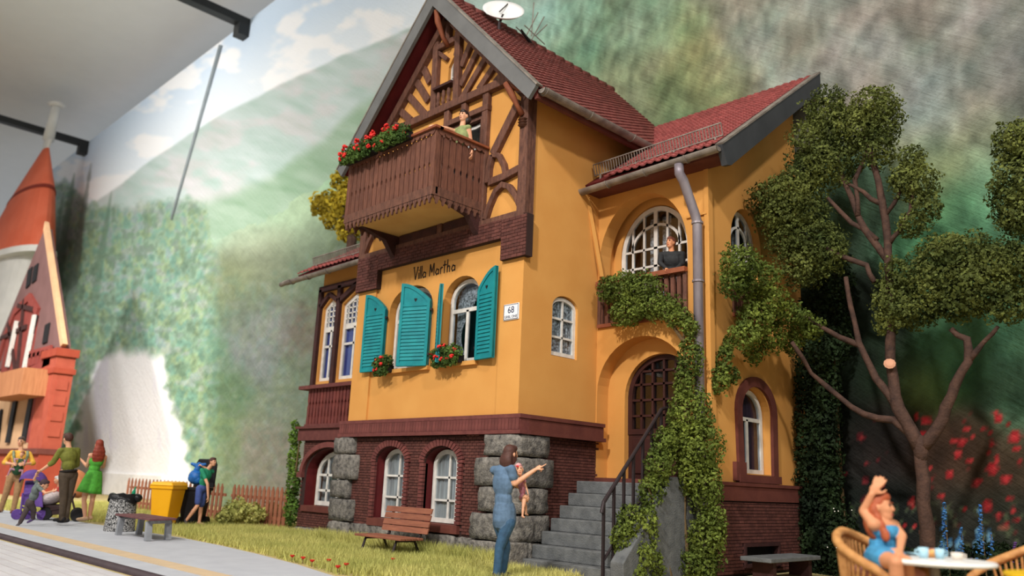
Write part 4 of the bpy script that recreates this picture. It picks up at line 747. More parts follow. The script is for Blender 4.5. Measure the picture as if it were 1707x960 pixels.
b = MB(); b.box(P2(46, 640, -.3)[0]-5, P2(46, 640, -.3)[0], -.5, .5, 3.7, 4.7); b.build('wooden_balcony', m_oldwood, nb)
for (q0, q1, mm, w_) in (((29, 664), (15, 738), m_black, .5), ((58, 650), (42, 735), m_black, .55), ((66, 648), (50, 738), m_redt, .3), ((3, 685), (-3, 740), m_black, .5)):
    b = MB(); b.pstrip(FG, [P2(*q0, YG), P2(*q1, YG)], w_, .02, .1); b.build('window_strip', mm, nb)
tw = empty('round_tower', (-44, 3, 0), 'white round tower with an orange conical roof and a white spire', 'tower')
m_orange = mat('orange_cone_roof', (228, 118, 88), (214, 98, 66), .7, .8, .1, 20); m_towr = mat('white_tower_plaster', (236, 234, 230), None, .9, 1); m_ring = mat('brown_roof_ring', (140, 52, 40), None, .8, 2)
# the tower stands in front of the backdrop; its roof leans out over a wide eaves ring
tip = at(77, 246, 'y', 2.6); bz = tip.z-6.6
def ocone(r0, r1, t0, t1, nm, m):
    b = MB(); n = 32; V = []
    for r, t in ((r0, t0), (r1, t1)):
        c = Vector((tip.x-2.8*t, 2.6, tip.z-6.6*t)); V += [c+Vector((r*math.cos(2*pi*i/n), r*.25*math.sin(2*pi*i/n), 0)) for i in range(n)]
    b.add(V, [(i, (i+1) % n, (i+1) % n+n, i+n) for i in range(n)]+[tuple(range(n)), tuple(range(2*n-1, n-1, -1))]); return b.build(nm, m, tw, smooth=False)
ocone(.55, 3.3, .02, .42, 'cone_roof', m_orange); ocone(3.34, 3.62, .42, .455, 'roof_ring', m_ring); ocone(3.5, 6.2, .455, 1.0, 'lower_cone_roof', m_orange); ocone(6.4, 6.4, 1.0, 1.05, 'eaves', m_towr); ocone(5.0, 5.0, 1.05, tip.z/6.6, 'tower_wall', m_towr)
ocone(.62, .55, -.05, .03, 'finial_collar', m_towr); b = MB(); s0, s1 = at(80, 235, 'y', 2.6), at(94, 178, 'y', 2.6); b.tube([s0, s1], [.3, .24], 10); b.lathe([(.3, 0), (.5, .1), (.3, .25)], s1, 12); b.build('spire', m_towr, tw, smooth=True)

# ------------------------------------------------------------------ street furniture
m_terr = mat('black_white_terrazzo', (176, 174, 172), (30, 30, 32), .7, 44, .3, 60, contrast=.06, detail=2)
g = at(198, 886, 'z', 0); tb = empty('litter_bin', g, 'speckled black and white stone litter bin beside the grey bench', 'litter bin')
b = MB(); b.lathe([(.27, 0), (.275, .03), (.235, .62), (.23, .66), (.19, .66), (.19, .5)], g, 20); b.build('bin_body', m_terr, tb, smooth=True)
m_bag = mat('black_bin_bag', (24, 24, 26), None, .3, 14, .6, 20)
lb = empty('bin_liner_bag', g+Vector((0, 0, .6)), 'black plastic liner bag hanging over the litter bin rim', 'bag')
b = MB(); n = 22; V = []
for r, z in ((.18, .56), (.2, .68), (.245, .69), (.262, .6)):
    for i in range(n): q = 2*pi*i/n; k = 1+.05*math.sin(5*q)+.03*math.sin(9*q+1); V.append(g+Vector((r*k*math.cos(q), r*k*math.sin(q), z-(.10*max(0, math.sin(2*q+.6)) if z < .65 and r > .25 else 0)+.015*math.sin(7*q))))
b.add(V, [(j*n+i, j*n+(i+1) % n, (j+1)*n+(i+1) % n, (j+1)*n+i) for j in range(3) for i in range(n)]); b.build('bag_rim', m_bag, lb, smooth=True)
p = at(224, 826, 'z', .6); b = MB(); b.ell(g+Vector((.17, .19, .62)), (.09, .09, .08)); b.build('bag_knot', m_bag, lb, smooth=True)
m_gb = mat('green_glass', (40, 150, 110), None, .15, 5); bt = empty('green_bottle', g+Vector((.10, .1, .68)), 'small green bottle sticking out of the litter bin', 'bottle')
b = MB(); b.lathe([(.03, -.1), (.035, .03), (.03, .06), (.014, .09), (.014, .13), (.018, .14)], g+Vector((.12, .12, .69)), 10, axis=(.2, .1, 1)); b.build('bottle_body', m_gb, bt, smooth=True)
m_cgrey = mat('grey_cast_legs', (150, 152, 156), (128, 130, 134), .6, 5); m_slatb = mat('purple_brown_slats', (112, 72, 72), (88, 54, 56), .7, 6, .3, 30, rnd=.08)
L4 = [at(*q, 'z', .012) for q in ((197, 892), (246, 902), (279, 900), (231, 891))]; c = sum(L4, Vector())/4
bn = empty('slatted_bench', c, 'backless grey-legged bench with dark slats on the platform', 'bench'); ex = (L4[1]-L4[0]).normalized(); ey = Vector((-ex.y, ex.x, 0))
for q, s0 in zip(L4, (1, -1, -1, 1)):
    b = MB(); b.beam(q+ey*0, q+ex*s0*.05+Vector((0, 0, .31)), .09, .09, up=ey); b.build('leg', m_cgrey, bn)
for s in (0, 1): b = MB(); a_, b_ = (L4[0], L4[3]) if s == 0 else (L4[1], L4[2]); b.beam(a_+Vector((0, 0, .30)), b_+Vector((0, 0, .30)), .07, .05); b.build('crossbar', m_cgrey, bn)
for k in range(5):
    t = -.06+k*.28; a_ = L4[0].lerp(L4[3], t)-ex*.12; b_ = L4[1].lerp(L4[2], t)+ex*.12; b = MB(); b.beam(a_+Vector((0, 0, .345)), b_+Vector((0, 0, .345)), .085, .035, up=(0, 0, 1)); b.build('slat', m_slatb, bn, bevel=.006)
def wheelie(name, px, py, m, label, h, lid_open, sc=1.0):
    g = at(px, py, 'z', 0); e = empty(name, g, label, 'wheelie bin'); R_ = Matrix.Rotation(R(36), 3, 'Z'); f = lambda x, y, z: g+R_ @ Vector((x*sc, y*sc, z))
    b = MB(); b.hexa([f(-.2, -.24, .06), f(.2, -.24, .06), f(.2, .22, .06), f(-.2, .22, .06), f(-.27, -.3, h), f(.27, -.3, h), f(.27, .3, h), f(-.27, .3, h)]); b.build('bin_body', m, e, bevel=.02)
    b = MB(); b.hexa([f(-.29, -.32, h-.07), f(.29, -.32, h-.07), f(.29, .32, h-.07), f(-.29, .32, h-.07), f(-.29, -.32, h), f(.29, -.32, h), f(.29, .32, h), f(-.29, .32, h)]); b.build('rim', m, e, bevel=.012)
    b = MB()
    if lid_open: b.prism([f(x, .30, h+z) for x, z in ((-.28, .0), (.28, .0), (.29, .5), (.22, .62), (-.22, .62), (-.29, .5))], [f(x, .38, h+z+.01) for x, z in ((-.28, .0), (.28, .0), (.29, .5), (.22, .62), (-.22, .62), (-.29, .5))])
    else: b.hexa([f(-.3, -.34, h), f(.3, -.34, h), f(.3, .34, h), f(-.3, .34, h), f(-.24, -.3, h+.07), f(.24, -.3, h+.07), f(.24, .28, h+.09), f(-.24, .28, h+.09)])
    b.build('lid', m, e, bevel=.015)
    b = MB(); b.tube([f(-.2, .40, h-.03), f(.2, .40, h-.03)], .018, 8); b.build('handle', m, e)
    for s in (-1, 1):
        b = MB(); b.lathe([(.03, -.03), (.10, -.03), (.10, .03), (.03, .03)], f(s*.24, .24, .10), 16, axis=R_ @ Vector((1, 0, 0))); b.build('wheel', m_black, e)
    return e, f
m_ybin = mat('yellow_bin_plastic', (244, 178, 26), (236, 166, 14), .4, 3); m_bbin = mat('black_bin_plastic', (30, 30, 34), (22, 22, 24), .45, 3)
wheelie('wheelie_bin', 273, 877, m_ybin, 'yellow wheelie bin with closed lid in front of the picket fence', .84, False, .92)
eb, fb = wheelie('wheelie_bin', 320, 876, m_bbin, 'black wheelie bin with open lid behind the boy', .82, True, .88)
# picket fence
m_fence = mat('weathered_brown_fence', (164, 104, 76), (128, 78, 58), .8, 5, .3, 30, rnd=.12)
YF = .62; fe = empty('picket_fence', (-12, YF, 0), 'brown wooden picket fence between the bins and the ivy', 'fence')
x = at(212, 830, 'y', YF).x; x1 = at(480, 840, 'y', YF).x; gapx = at(379, 835, 'y', YF).x; i = 0
pb = MB(); pb.prism([(-.06, 0, 0), (.06, 0, 0), (.06, 0, .78), (0, 0, .88), (-.06, 0, .78)], [(-.06, .025, 0), (.06, .025, 0), (.06, .025, .78), (0, .025, .88), (-.06, .025, .78)]); pme = pb.mesh('picket', m_fence)
while x < x1:
    if abs(x-gapx) > .16: o = inst('picket', pme, fe, MT((x, YF-.03, .02))); o.matrix_parent_inverse = wm(fe).inverted()
    x += .262-.003*i*.6; i += 1
for (a_, b_) in ((-16.7, gapx-.15), (gapx+.15, x1+.1)):
    for z in (.18, .6): b = MB(); b.box(a_, b_, YF, YF+.04, z, z+.07); b.build('fence_rail', m_fence, fe)
# wooden bench by the basement windows
m_rwood = mat('red_brown_bench_wood', (150, 94, 70), (118, 70, 54), .6, 6, .3, 30, stretch=(.6, 4, 4), rnd=.1)
x0 = at(641, 868, 'y', -.42).x; x1 = at(717, 868, 'y', -.42).x; wbn = empty('park_bench', ((x0+x1)/2, -.6, 0), 'red-brown plank bench with backrest by the basement windows', 'bench')
for k in range(4): z = .345+k*.1; y = -.46+k*.02; b = MB(); b.hexa([(x0, y-.015, z), (x1, y-.015, z), (x1, y+.015, z), (x0, y+.015, z), (x0, y+.01, z+.088), (x1, y+.01, z+.088), (x1, y+.04, z+.088), (x0, y+.04, z+.088)]); b.build('backrest_plank', m_rwood, wbn, bevel=.006)
for k in range(4): y = -.98+k*.115; b = MB(); b.box(x0-.03, x1+.0, y, y+.1, .255, .29); b.build('seat_plank', m_rwood, wbn, bevel=.006)
for xx in (x0+.18, x1-.2):
    b = MB(); b.tube([(xx, -.98, 0), (xx, -.9, .24), (xx, -.55, .24), (xx, -.44, .3), (xx, -.37, .72)], .022, 8); b.build('leg_frame', m_iron, wbn); b = MB(); b.tube([(xx, -.42, 0), (xx, -.55, .24)], .022, 8); b.build('leg', m_iron, wbn)
# low slab bench under the wing window
lbn = empty('stone_slab_bench', (2.75, 3.1, 0), 'weathered grey slab bench against the wing basement wall', 'bench')
b = MB(); b.box(2.52, 3.0, 2.05, 3.6, .24, .30); b.build('slab', m_concrete, lbn, bevel=.01)
for y in (2.25, 3.35): b = MB(); b.box(2.6, 2.92, y, y+.1, 0, .24); b.build('leg', m_timber_dk, lbn)
# satellite dish and aerial on the ridge
m_dish = mat('white_dish', (244, 242, 240), None, .4, 3); q = at(832, 46, 'x', -1.75); dc = at(839, 19, 'x', -1.85); de = empty('satellite_dish', q, 'white satellite dish on the main roof ridge', 'dish')
b = MB(); ax = (-_f*.66+_u*.74+_r*.1).normalized(); b.lathe([(.001, -.09), (.18, -.075), (.33, -.03), (.42, .03), (.42, .045), (.33, -.005), (.18, -.05), (.001, -.06)], dc, 28, axis=ax); b.build('dish', m_dish, de, smooth=True)
b = MB(); b.tube([q-Vector((0, 0, .15)), q+Vector((0, 0, .1)), dc-ax*.08], .03, 8); b.build('mast', m_iron, de)
b = MB(); b.tube([dc-ax*.05+Vector((0, -.1, 0)), at(848, 5, 'x', -1.95)], .014, 6); b.ell(at(848, 4, 'x', -1.95), .03); b.build('feed_arm', m_iron, de)
an = empty('rooftop_aerial', at(885, 75, 'x', -2.1), 'thin metal television aerial on the roof behind the dish', 'aerial')
def AP(u, v): return at(u, v, 'x', -2.1)
b = MB(); b.tube([AP(868, 50), AP(893, 82)], .03, 6); b.build('boom', m_black, an)
for (u0, v0, u1, v1) in ((876, 62, 897, 21), (884, 70, 907, 28), (892, 60, 912, 41), (860, 45, 884, 66), (874, 42, 908, 74), (890, 4, 886, 60)):
    b = MB(); b.tube([AP(u0, v0), AP(u1, v1)], .012, 5); b.build('element', m_zinc, an)
b = MB(); b.tube([AP(886, 72), AP(893, 90)], .02, 6); b.build('mast', m_iron, an)
# ------------------------------------------------------------------ plants
def leafmat(name, c, alt, isl=.35): return mat(name, c, alt, .7, 1.6, 0, 40, island=isl, trans=.25, contrast=.18, spec=.15)
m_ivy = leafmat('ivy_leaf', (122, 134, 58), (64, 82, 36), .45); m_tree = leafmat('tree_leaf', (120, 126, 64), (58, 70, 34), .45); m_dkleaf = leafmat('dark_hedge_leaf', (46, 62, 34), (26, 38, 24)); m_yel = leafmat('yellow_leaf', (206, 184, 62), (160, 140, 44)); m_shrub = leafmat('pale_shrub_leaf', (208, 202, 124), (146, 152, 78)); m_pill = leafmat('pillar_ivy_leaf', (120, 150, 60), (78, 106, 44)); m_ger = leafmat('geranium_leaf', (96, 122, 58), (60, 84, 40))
def leaf_cloud(name, clumps, size, dens, m, parent, seed=1, lump=.28, aspect=.62):
    rg = np.random.default_rng(seed); PP = []; NN = []
    for c, r in clumps:
        r = np.array(r if hasattr(r, '__len__') else (r, r, r), float); area = 4*pi*((r[0]*r[1])**1.6+(r[0]*r[2])**1.6+(r[1]*r[2])**1.6)**(1/1.6)/3**(1/1.6); n = max(12, int(area/(size*size)*dens*2.6))
        d = rg.normal(size=(n, 3)); d /= np.linalg.norm(d, axis=1)[:, None]
        ph = rg.uniform(0, 6, 6); k = 1+lump*.5*(np.sin(5*d[:, 0]+ph[0])*np.sin(5*d[:, 1]+ph[1])+np.sin(8*d[:, 2]+ph[2])*np.sin(7*d[:, 0]+ph[3])+.7*np.sin(13*d[:, 1]+ph[4])*np.sin(12*d[:, 2]+ph[5]))
        rad = k*(1-np.abs(rg.normal(0, .2, n))); p = d*r*rad[:, None]+np.array(c); PP.append(p); NN.append(d)
    p = np.concatenate(PP); d = np.concatenate(NN); n = len(p); nn = d+rg.normal(0, .7, (n, 3)); nn /= np.linalg.norm(nn, axis=1)[:, None]
    t = np.cross(nn, rg.normal(size=(n, 3))); t /= np.linalg.norm(t, axis=1)[:, None]; s = np.cross(nn, t); L = size*rg.uniform(.8, 1.6, n)[:, None]
    V = np.stack([p-t*L*.5, p+s*L*aspect*.5+nn*L*.12, p+t*L*.5, p-s*L*aspect*.5+nn*L*.12], 1).reshape(-1, 3).astype(np.float32)
    me = bpy.data.meshes.new(name); me.vertices.add(4*n); me.vertices.foreach_set('co', V.ravel()); me.loops.add(4*n); me.loops.foreach_set('vertex_index', np.arange(4*n, dtype=np.int32)); me.polygons.add(n); me.polygons.foreach_set('loop_start', np.arange(0, 4*n, 4, dtype=np.int32)); me.update(calc_edges=True); me.materials.append(m)
    o = bpy.data.objects.new(name, me); COL.objects.link(o); o.parent = parent; o.matrix_parent_inverse = wm(parent).inverted(); o['kind'] = 'stuff'; return o
def clump(px, py, rx, ry, ax, v, depth=None):
    c = at(px, py, ax, v); s = (c-CAM).dot(_f)/FPX; rx, ry = rx*s, ry*s; return (c, (rx, depth or rx, ry))
m_bark = mat('brown_bark', (88, 63, 52), (50, 36, 32), .9, 8, .7, 30); m_vine = mat('vine_stem', (104, 84, 56), None, .9, 8)
# vine over the stairs and loggia
v1 = empty('stair_vine', (1.9, 1.3, 0), 'leafy green vine climbing over the stair railing and downpipe', 'vine')
cl = [clump(1108, 740, 24, 28, 'x', 1.86, .2), clump(1098, 778, 28, 32, 'x', 1.88, .2), clump(1086, 822, 22, 28, 'x', 1.88, .18), clump(1054, 868, 30, 28, 'x', 1.84, .18), clump(1038, 898, 22, 28, 'x', 1.80, .16), clump(1062, 926, 32, 32, 'x', 1.9, .16), clump(1082, 880, 18, 40, 'x', 1.95, .12), clump(1088, 945, 22, 30, 'x', 1.95, .15), clump(1050, 958, 34, 22, 'x', 1.85, .18),
      clump(1150, 600, 22, 42, 'y', 1.52, .14), clump(1140, 640, 18, 34, 'y', 1.5, .14), clump(1150, 690, 44, 44, 'y', 1.45, .26), clump(1168, 745, 40, 50, 'y', 1.45, .26), clump(1132, 740, 32, 40, 'y', 1.4, .2), clump(1176, 810, 30, 50, 'y', 1.5, .2), clump(1150, 795, 24, 30, 'y', 1.42, .18), clump(1178, 900, 36, 44, 'y', 1.5, .2), clump(1165, 945, 38, 34, 'y', 1.45, .2), clump(1195, 870, 18, 30, 'y', 1.5, .15)]
leaf_cloud('foliage', cl, .045, 1.0, m_ivy, v1, 3)
b = MB(); b.tube([(2.02, 1.5, 0), (1.98, 1.45, .8), (2.0, 1.48, 1.8), (1.98, 1.52, 2.9), (1.9, 1.6, 3.7)], [.04, .03, .03, .02, .015], 6); b.tube([(1.98, 1.1, 0), (1.93, .9, .7), (1.9, .7, 1.2)], [.035, .025, .015], 6); b.build('stem', m_vine, v1)
v2 = empty('loggia_ivy', (1.0, 1.7, 3.8), 'bushy ivy hanging over the loggia railing', 'ivy')
cl = [clump(1035, 480, 38, 28, 'y', 1.6, .2), clump(1070, 480, 38, 30, 'y', 1.58, .2), clump(1045, 520, 36, 26, 'y', 1.58, .2), clump(1085, 510, 34, 24, 'y', 1.58, .18), clump(1112, 512, 28, 22, 'y', 1.58, .16), clump(1132, 530, 26, 16, 'y', 1.56, .15), clump(1150, 545, 16, 18, 'y', 1.55, .14), clump(1012, 482, 18, 22, 'y', 1.6, .14)]
leaf_cloud('foliage', cl, .045, 1.0, m_ivy, v2, 5); b = MB(); b.tube([(1.9, 1.6, 3.4), (1.5, 1.62, 3.95), (.9, 1.65, 4.3), (.4, 1.65, 4.4)], [.03, .025, .02, .012], 6); b.build('stem', m_vine, v2)
v3 = empty('creeper_tuft', (2.4, 2.2, 2.6), 'small vine tuft on the wing wall right of the downpipe', 'vine')
leaf_cloud('foliage', [clump(1207, 600, 16, 26, 'x', 2.36, .1), clump(1200, 635, 20, 24, 'x', 2.36, .1), clump(1222, 625, 12, 14, 'x', 2.36, .08), clump(1214, 575, 10, 14, 'x', 2.36, .08)], .055, 1.1, m_ivy, v3, 6); b = MB(); b.tube([at(1200, 655, 'x', 2.26), at(1208, 610, 'x', 2.27), at(1216, 570, 'x', 2.26)], .012, 5); b.build('stem', m_vine, v3)
# ivy pillar left of the bay
v4 = empty('ivy_column', (-7.4, .6, 0), 'narrow column of bright ivy at the left corner of the villa', 'ivy')
leaf_cloud('foliage', [clump(492, 730, 9, 16, 'y', .62, .14), clump(490, 765, 9, 24, 'y', .62, .14), clump(488, 810, 11, 30, 'y', .6, .16), clump(487, 850, 13, 24, 'y', .58, .18), clump(492, 708, 5, 8, 'y', .62, .1)], .06, 1.3, m_pill, v4, 7); b = MB(); b.tube([(-7.42, .6, 0), (-7.4, .6, 1.0), (-7.38, .62, 2.1)], [.03, .025, .01], 5); b.build('stem', m_vine, v4)
# shrubs before the fence
for (lst, lab, sd) in (([(395, 852, 30, 20), (420, 856, 28, 18), (378, 862, 16, 12)], 'pale green shrub in front of the fence, nearer the bins', 11), ([(450, 856, 26, 18), (468, 860, 14, 14)], 'pale flowering shrub in front of the fence, next to the ivy column', 12)):
    g = at(lst[0][0], 878, 'z', 0); e = empty('flowering_shrub', g, lab, 'shrub', 'shrubs by the fence')
    leaf_cloud('foliage', [(lambda c: (at_d(px, py, g), (rx*.0135, .25, ry*.0135)))(0) for px, py, rx, ry in lst], .07, 1.2, m_shrub, e, sd)
    b = MB()
    for k in range(7): a = k*.9; b.tube([g, g+Vector((.15*math.cos(a), .15*math.sin(a), .3))], [.015, .006], 5)
    b.build('stems', m_vine, e)
m_flr = mat('red_petal', (222, 52, 44), (196, 30, 30), .6, 8); m_fly = mat('yellow_petal', (232, 186, 60), None, .6, 8); m_flw = mat('white_petal', (240, 236, 226), None, .6, 8)
def blossom(name, c, r, m, parent, seed=0, n=7):
    rs = random.Random(seed); b = MB()
    for k in range(n): d = Vector((rs.uniform(-1, 1), rs.uniform(-1, 1), rs.uniform(-.6, 1))).normalized()*r*.6; b.ell(Vector(c)+d, (r*.5, r*.5, r*.42), nu=7, nv=5)
    return b.build(name, m, parent, smooth=True)
# yellow tree behind the balcony
yt = empty('yellow_tree', (-8.0, 3.4, 0), 'yellow-leaved tree standing behind the balcony end', 'tree')
leaf_cloud('foliage', [clump(568, 302, 16, 18, 'y', 3.4), clump(545, 340, 26, 20, 'y', 3.4), clump(572, 340, 22, 24, 'y', 3.4), clump(580, 318, 14, 20, 'y', 3.4), clump(560, 368, 24, 14, 'y', 3.4), clump(580, 385, 20, 20, 'y', 3.4), clump(528, 346, 10, 12, 'y', 3.4)], .13, 1.4, m_yel, yt, 15)
tb_ = at(585, 400, 'y', 3.4); b = MB(); b.tube([(tb_.x, 3.4, 0), (tb_.x+.05, 3.4, tb_.z), at(565, 330, 'y', 3.4)], [.22, .14, .05], 8); b.build('trunk', m_bark, yt)
# big tree right of the villa
bt_ = empty('gnarled_tree', (4.55, 3.6, 0), 'tall gnarled tree with clipped leaf clouds right of the villa', 'tree')
TY = 3.45
def br_(pts, r0, r1, nm='branch'):
    P = [at(u, v, 'y', TY+(p[2] if len(p) > 2 else 0)) for p in pts for u, v in [p[:2]]]; Q = [P[0]]
    for i in range(len(P)-1):
        m_ = (P[i]+P[i+1])/2+Vector((random.uniform(-.03, .03), random.uniform(-.03, .03), random.uniform(-.02, .02))); Q += [m_, P[i+1]]
    k = len(Q); b = MB(); b.tube(Q, [.86*(r0+(r1-r0)*i/(k-1))+random.uniform(-.006, .006) for i in range(k)], 9); return b.build(nm, m_bark, bt_, smooth=True)
br_([(1553, 985, .1), (1546, 880), (1540, 800), (1534, 745)], .12, .1, 'trunk'); br_([(1534, 748), (1512, 705), (1492, 660), (1484, 600), (1486, 540), (1484, 470)], .12, .07); br_([(1536, 748), (1562, 715), (1576, 680), (1592, 642), (1614, 603), (1612, 565), (1585, 548)], .11, .05)
br_([(1500, 688), (1460, 630), (1432, 572), (1418, 510), (1410, 462)], .07, .035); br_([(1432, 575), (1400, 562), (1365, 543), (1330, 520), (1300, 500, -.6)], .06, .03); br_([(1524, 728), (1490, 700), (1440, 690), (1400, 662), (1352, 622), (1320, 570, -.4)], .075, .03); br_([(1616, 600), (1640, 570), (1664, 544)], .05, .03)
br_([(1484, 470), (1480, 400), (1470, 334), (1455, 270), (1440, 215)], .08, .04); br_([(1482, 405), (1500, 385), (1518, 352), (1520, 300)], .05, .03); br_([(1484, 440), (1440, 380), (1420, 330), (1395, 260)], .07, .035); br_([(1458, 470), (1445, 442), (1395, 424), (1355, 405), (1310, 360)], .055, .03); br_([(1470, 340), (1440, 320), (1400, 300)], .05, .03); br_([(1430, 360), (1425, 300), (1450, 240)], .05, .03); br_([(1475, 360), (1500, 320), (1515, 280)], .04, .02); br_([(1462, 400), (1420, 372), (1380, 330)], .05, .03)
b = MB(); b.ell(at(1535, 748, 'y', TY), (.104, .104, .2), None, 14, 10); b.build('fork_knot', m_bark, bt_, smooth=True)
b = MB(); sp = at(1483, 606, 'y', TY-.12); b.lathe([(.075, -.02), (.085, 0), (.05, .02)], sp, 10, axis=(.3, -.8, .3)); b.build('cut_stub', mat('pale_cut_wood', (206, 150, 120), None, .8, 10), bt_)
def tc(px, py, rx, ry, dy=0, dp=None): return clump(px, py, rx, ry, 'y', TY+dy, dp)
cl = [tc(1376, 185, 34, 42), tc(1360, 235, 42, 42), tc(1395, 215, 38, 50), tc(1385, 275, 48, 40), tc(1345, 285, 34, 34), tc(1458, 178, 40, 34), tc(1468, 205, 34, 40), tc(1440, 215, 34, 42), tc(1462, 250, 30, 34), tc(1318, 318, 46, 32, -.2), tc(1290, 330, 38, 30, -.35), tc(1330, 352, 50, 34), tc(1300, 365, 40, 30, -.2), tc(1350, 395, 42, 36), tc(1310, 400, 36, 30, -.1), tc(1380, 420, 34, 40), tc(1340, 440, 40, 40),
      tc(1520, 268, 22, 26), tc(1528, 305, 32, 34), tc(1545, 345, 24, 30), tc(1505, 300, 22, 24), tc(1520, 375, 24, 22),
      tc(1570, 425, 42, 34), tc(1610, 420, 46, 34), tc(1660, 440, 48, 36), tc(1700, 440, 40, 40), tc(1590, 460, 54, 36), tc(1640, 480, 56, 36), tc(1560, 485, 46, 36), tc(1505, 460, 34, 34), tc(1490, 500, 36, 34), tc(1520, 520, 46, 28), tc(1600, 510, 44, 26), tc(1680, 510, 40, 30), tc(1478, 540, 20, 20)]
leaf_cloud('foliage', cl, .046, .9, m_tree, bt_, 21, .4)
cl = [clump(1235, 440, 36, 32, 'x', 2.75, .3), clump(1262, 470, 40, 36, 'x', 2.75, .3), clump(1225, 470, 26, 28, 'x', 2.65, .25), clump(1280, 505, 38, 30, 'x', 2.8, .28), clump(1258, 530, 34, 34, 'x', 2.7, .25), clump(1310, 525, 36, 24, 'x', 2.9, .25), clump(1345, 548, 30, 22, 'x', 3.0, .22), clump(1240, 560, 28, 26, 'x', 2.6, .2), clump(1285, 562, 26, 26, 'x', 2.7, .2), clump(1258, 590, 16, 20, 'x', 2.5, .14), clump(1318, 570, 18, 20, 'x', 2.8, .18)]
leaf_cloud('low_foliage', cl, .046, .95, m_ivy, bt_, 22, .4)
rt = empty('round_tree', (6.4, 3.6, 0), 'dense rounded tree cut off by the right edge of the picture', 'tree')
leaf_cloud('foliage', [tc(1690, 240, 34, 40), tc(1705, 300, 48, 60), tc(1685, 340, 34, 44), tc(1715, 370, 44, 34), tc(1730, 250, 40, 60)], .046, .9, m_tree, rt, 23, .34)
t0 = at(1730, 420, 'y', TY); b = MB(); b.tube([(t0.x, TY, 0), (t0.x, TY, t0.z), at(1710, 330, 'y', TY)], [.14, .1, .05], 8); b.build('trunk', m_bark, rt)
# dark hedge against the backdrop
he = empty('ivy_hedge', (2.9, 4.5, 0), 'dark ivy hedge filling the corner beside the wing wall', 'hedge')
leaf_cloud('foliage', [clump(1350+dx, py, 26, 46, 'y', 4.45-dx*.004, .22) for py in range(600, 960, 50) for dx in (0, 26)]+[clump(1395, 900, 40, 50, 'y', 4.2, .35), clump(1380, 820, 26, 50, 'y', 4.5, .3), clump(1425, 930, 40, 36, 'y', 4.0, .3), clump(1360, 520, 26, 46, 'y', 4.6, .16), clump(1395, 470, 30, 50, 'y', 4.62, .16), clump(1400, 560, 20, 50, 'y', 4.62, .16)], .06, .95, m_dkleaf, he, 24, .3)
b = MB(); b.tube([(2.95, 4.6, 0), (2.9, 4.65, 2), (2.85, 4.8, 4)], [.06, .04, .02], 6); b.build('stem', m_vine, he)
rs = random.Random(4); b = MB()
for k in range(20):
    px, py = rs.uniform(1375, 1470), rs.uniform(840, 955); c = at(px, py, 'y', 3.75+rs.uniform(-.15, .15)); b.ell(c, .010, nu=5, nv=4)
tag(b.build('white_blossoms', m_flw, he), kind='stuff')
# flower bed at the right: low dark greenery in front of the painted roses
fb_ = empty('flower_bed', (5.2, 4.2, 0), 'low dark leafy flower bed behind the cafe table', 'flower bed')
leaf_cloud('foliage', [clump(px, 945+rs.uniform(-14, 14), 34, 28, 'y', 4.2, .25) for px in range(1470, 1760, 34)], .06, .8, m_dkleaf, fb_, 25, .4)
m_blu = mat('blue_petal', (70, 126, 176), (40, 80, 146), .7, 12, island=.35); m_vio = mat('violet_petal', (92, 58, 116), None, .7, 12)
for (u, v0, v1_, n, m_, lab) in ((1574, 838, 930, 46, m_blu, 'tall blue delphinium nearest the tree trunk'), (1634, 842, 935, 46, m_blu, 'tall blue delphinium furthest from the tree trunk'), (1602, 880, 935, 24, m_blu, 'short blue delphinium between the two tall ones'), (1652, 890, 940, 20, m_blu, 'short blue delphinium right of all the others'), (1618, 930, 950, 8, m_vio, 'violet bloom at the foot of the delphiniums'), (1692, 905, 940, 12, m_vio, 'violet bloom near the right picture edge'), (1555, 930, 950, 8, m_vio, 'violet bloom beside the tree trunk')):
    fl = empty('delphinium' if m_ is m_blu else 'violet_flower', (at(u, v1_, 'y', 4.05).x, 4.05, 0), lab, 'flower', 'flowers behind the cafe table'); b = MB()
    for k in range(n):
        t = k/(n-1); wd = (.6+6.5*t); c = at(u+rs.uniform(-wd, wd), v0+(v1_-v0)*t, 'y', 4.05+rs.uniform(-.06, .06)); a_ = rs.uniform(0, 3); b.ell(c, (.026, .012, .02), Matrix.Rotation(a_, 3, 'Z') @ Matrix.Rotation(a_*1.7, 3, 'X'), nu=6, nv=4)
    tag(b.build('petals', m_, fl, smooth=True), kind='stuff'); tp = at(u, v0, 'y', 4.05); b = MB(); b.tube([(tp.x, 4.05, 0), tp], [.012, .005], 5); b.build('stem', m_vine, fl)
# geraniums
def planter(name, u0, u1, pl, z, n, label, seed, box=True):
    c = pl.p((u0+u1)/2, z, .1); e = empty(name, c, label, 'flower box'); rs = random.Random(seed); L = u1-u0
    b = MB(); b.pbox(pl, u0, u1, z, z+.13, .03, .17); b.build('box', m_black, e)
    k = max(2, int(L/.2)); leaf_cloud('foliage', [(pl.p(u0+L*(i+.5)/k, z+.15+rs.uniform(-.03, .05), .13+rs.uniform(0, .05)), (.15, .14, .13)) for i in range(k)]+[(pl.p(u0+L*(i+.5)/k, z+.03, .2), (.12, .07, .1)) for i in range(k)], .05, 1.2, m_ger, e, seed)
    for i in range(n): blossom('blossom', pl.p(u0+L*rs.random(), z+.03+rs.random()*.27, .2+rs.random()*.09), rs.uniform(.035, .055), m_flr, e, seed*10+i)
    return e
planter('geranium_box', -3.55, -2.62, PF, 6.80, 16, 'black flower box of red geraniums on the balcony rail, left-hand one', 31)
planter('geranium_box', -2.5, -1.62, PF, 6.80, 16, 'black flower box of red geraniums on the balcony rail, beside the standing woman', 32)
planter('window_geraniums', -1.94, -1.32, FA, 3.10, 13, 'red geraniums on the sill of the right arched window', 33)
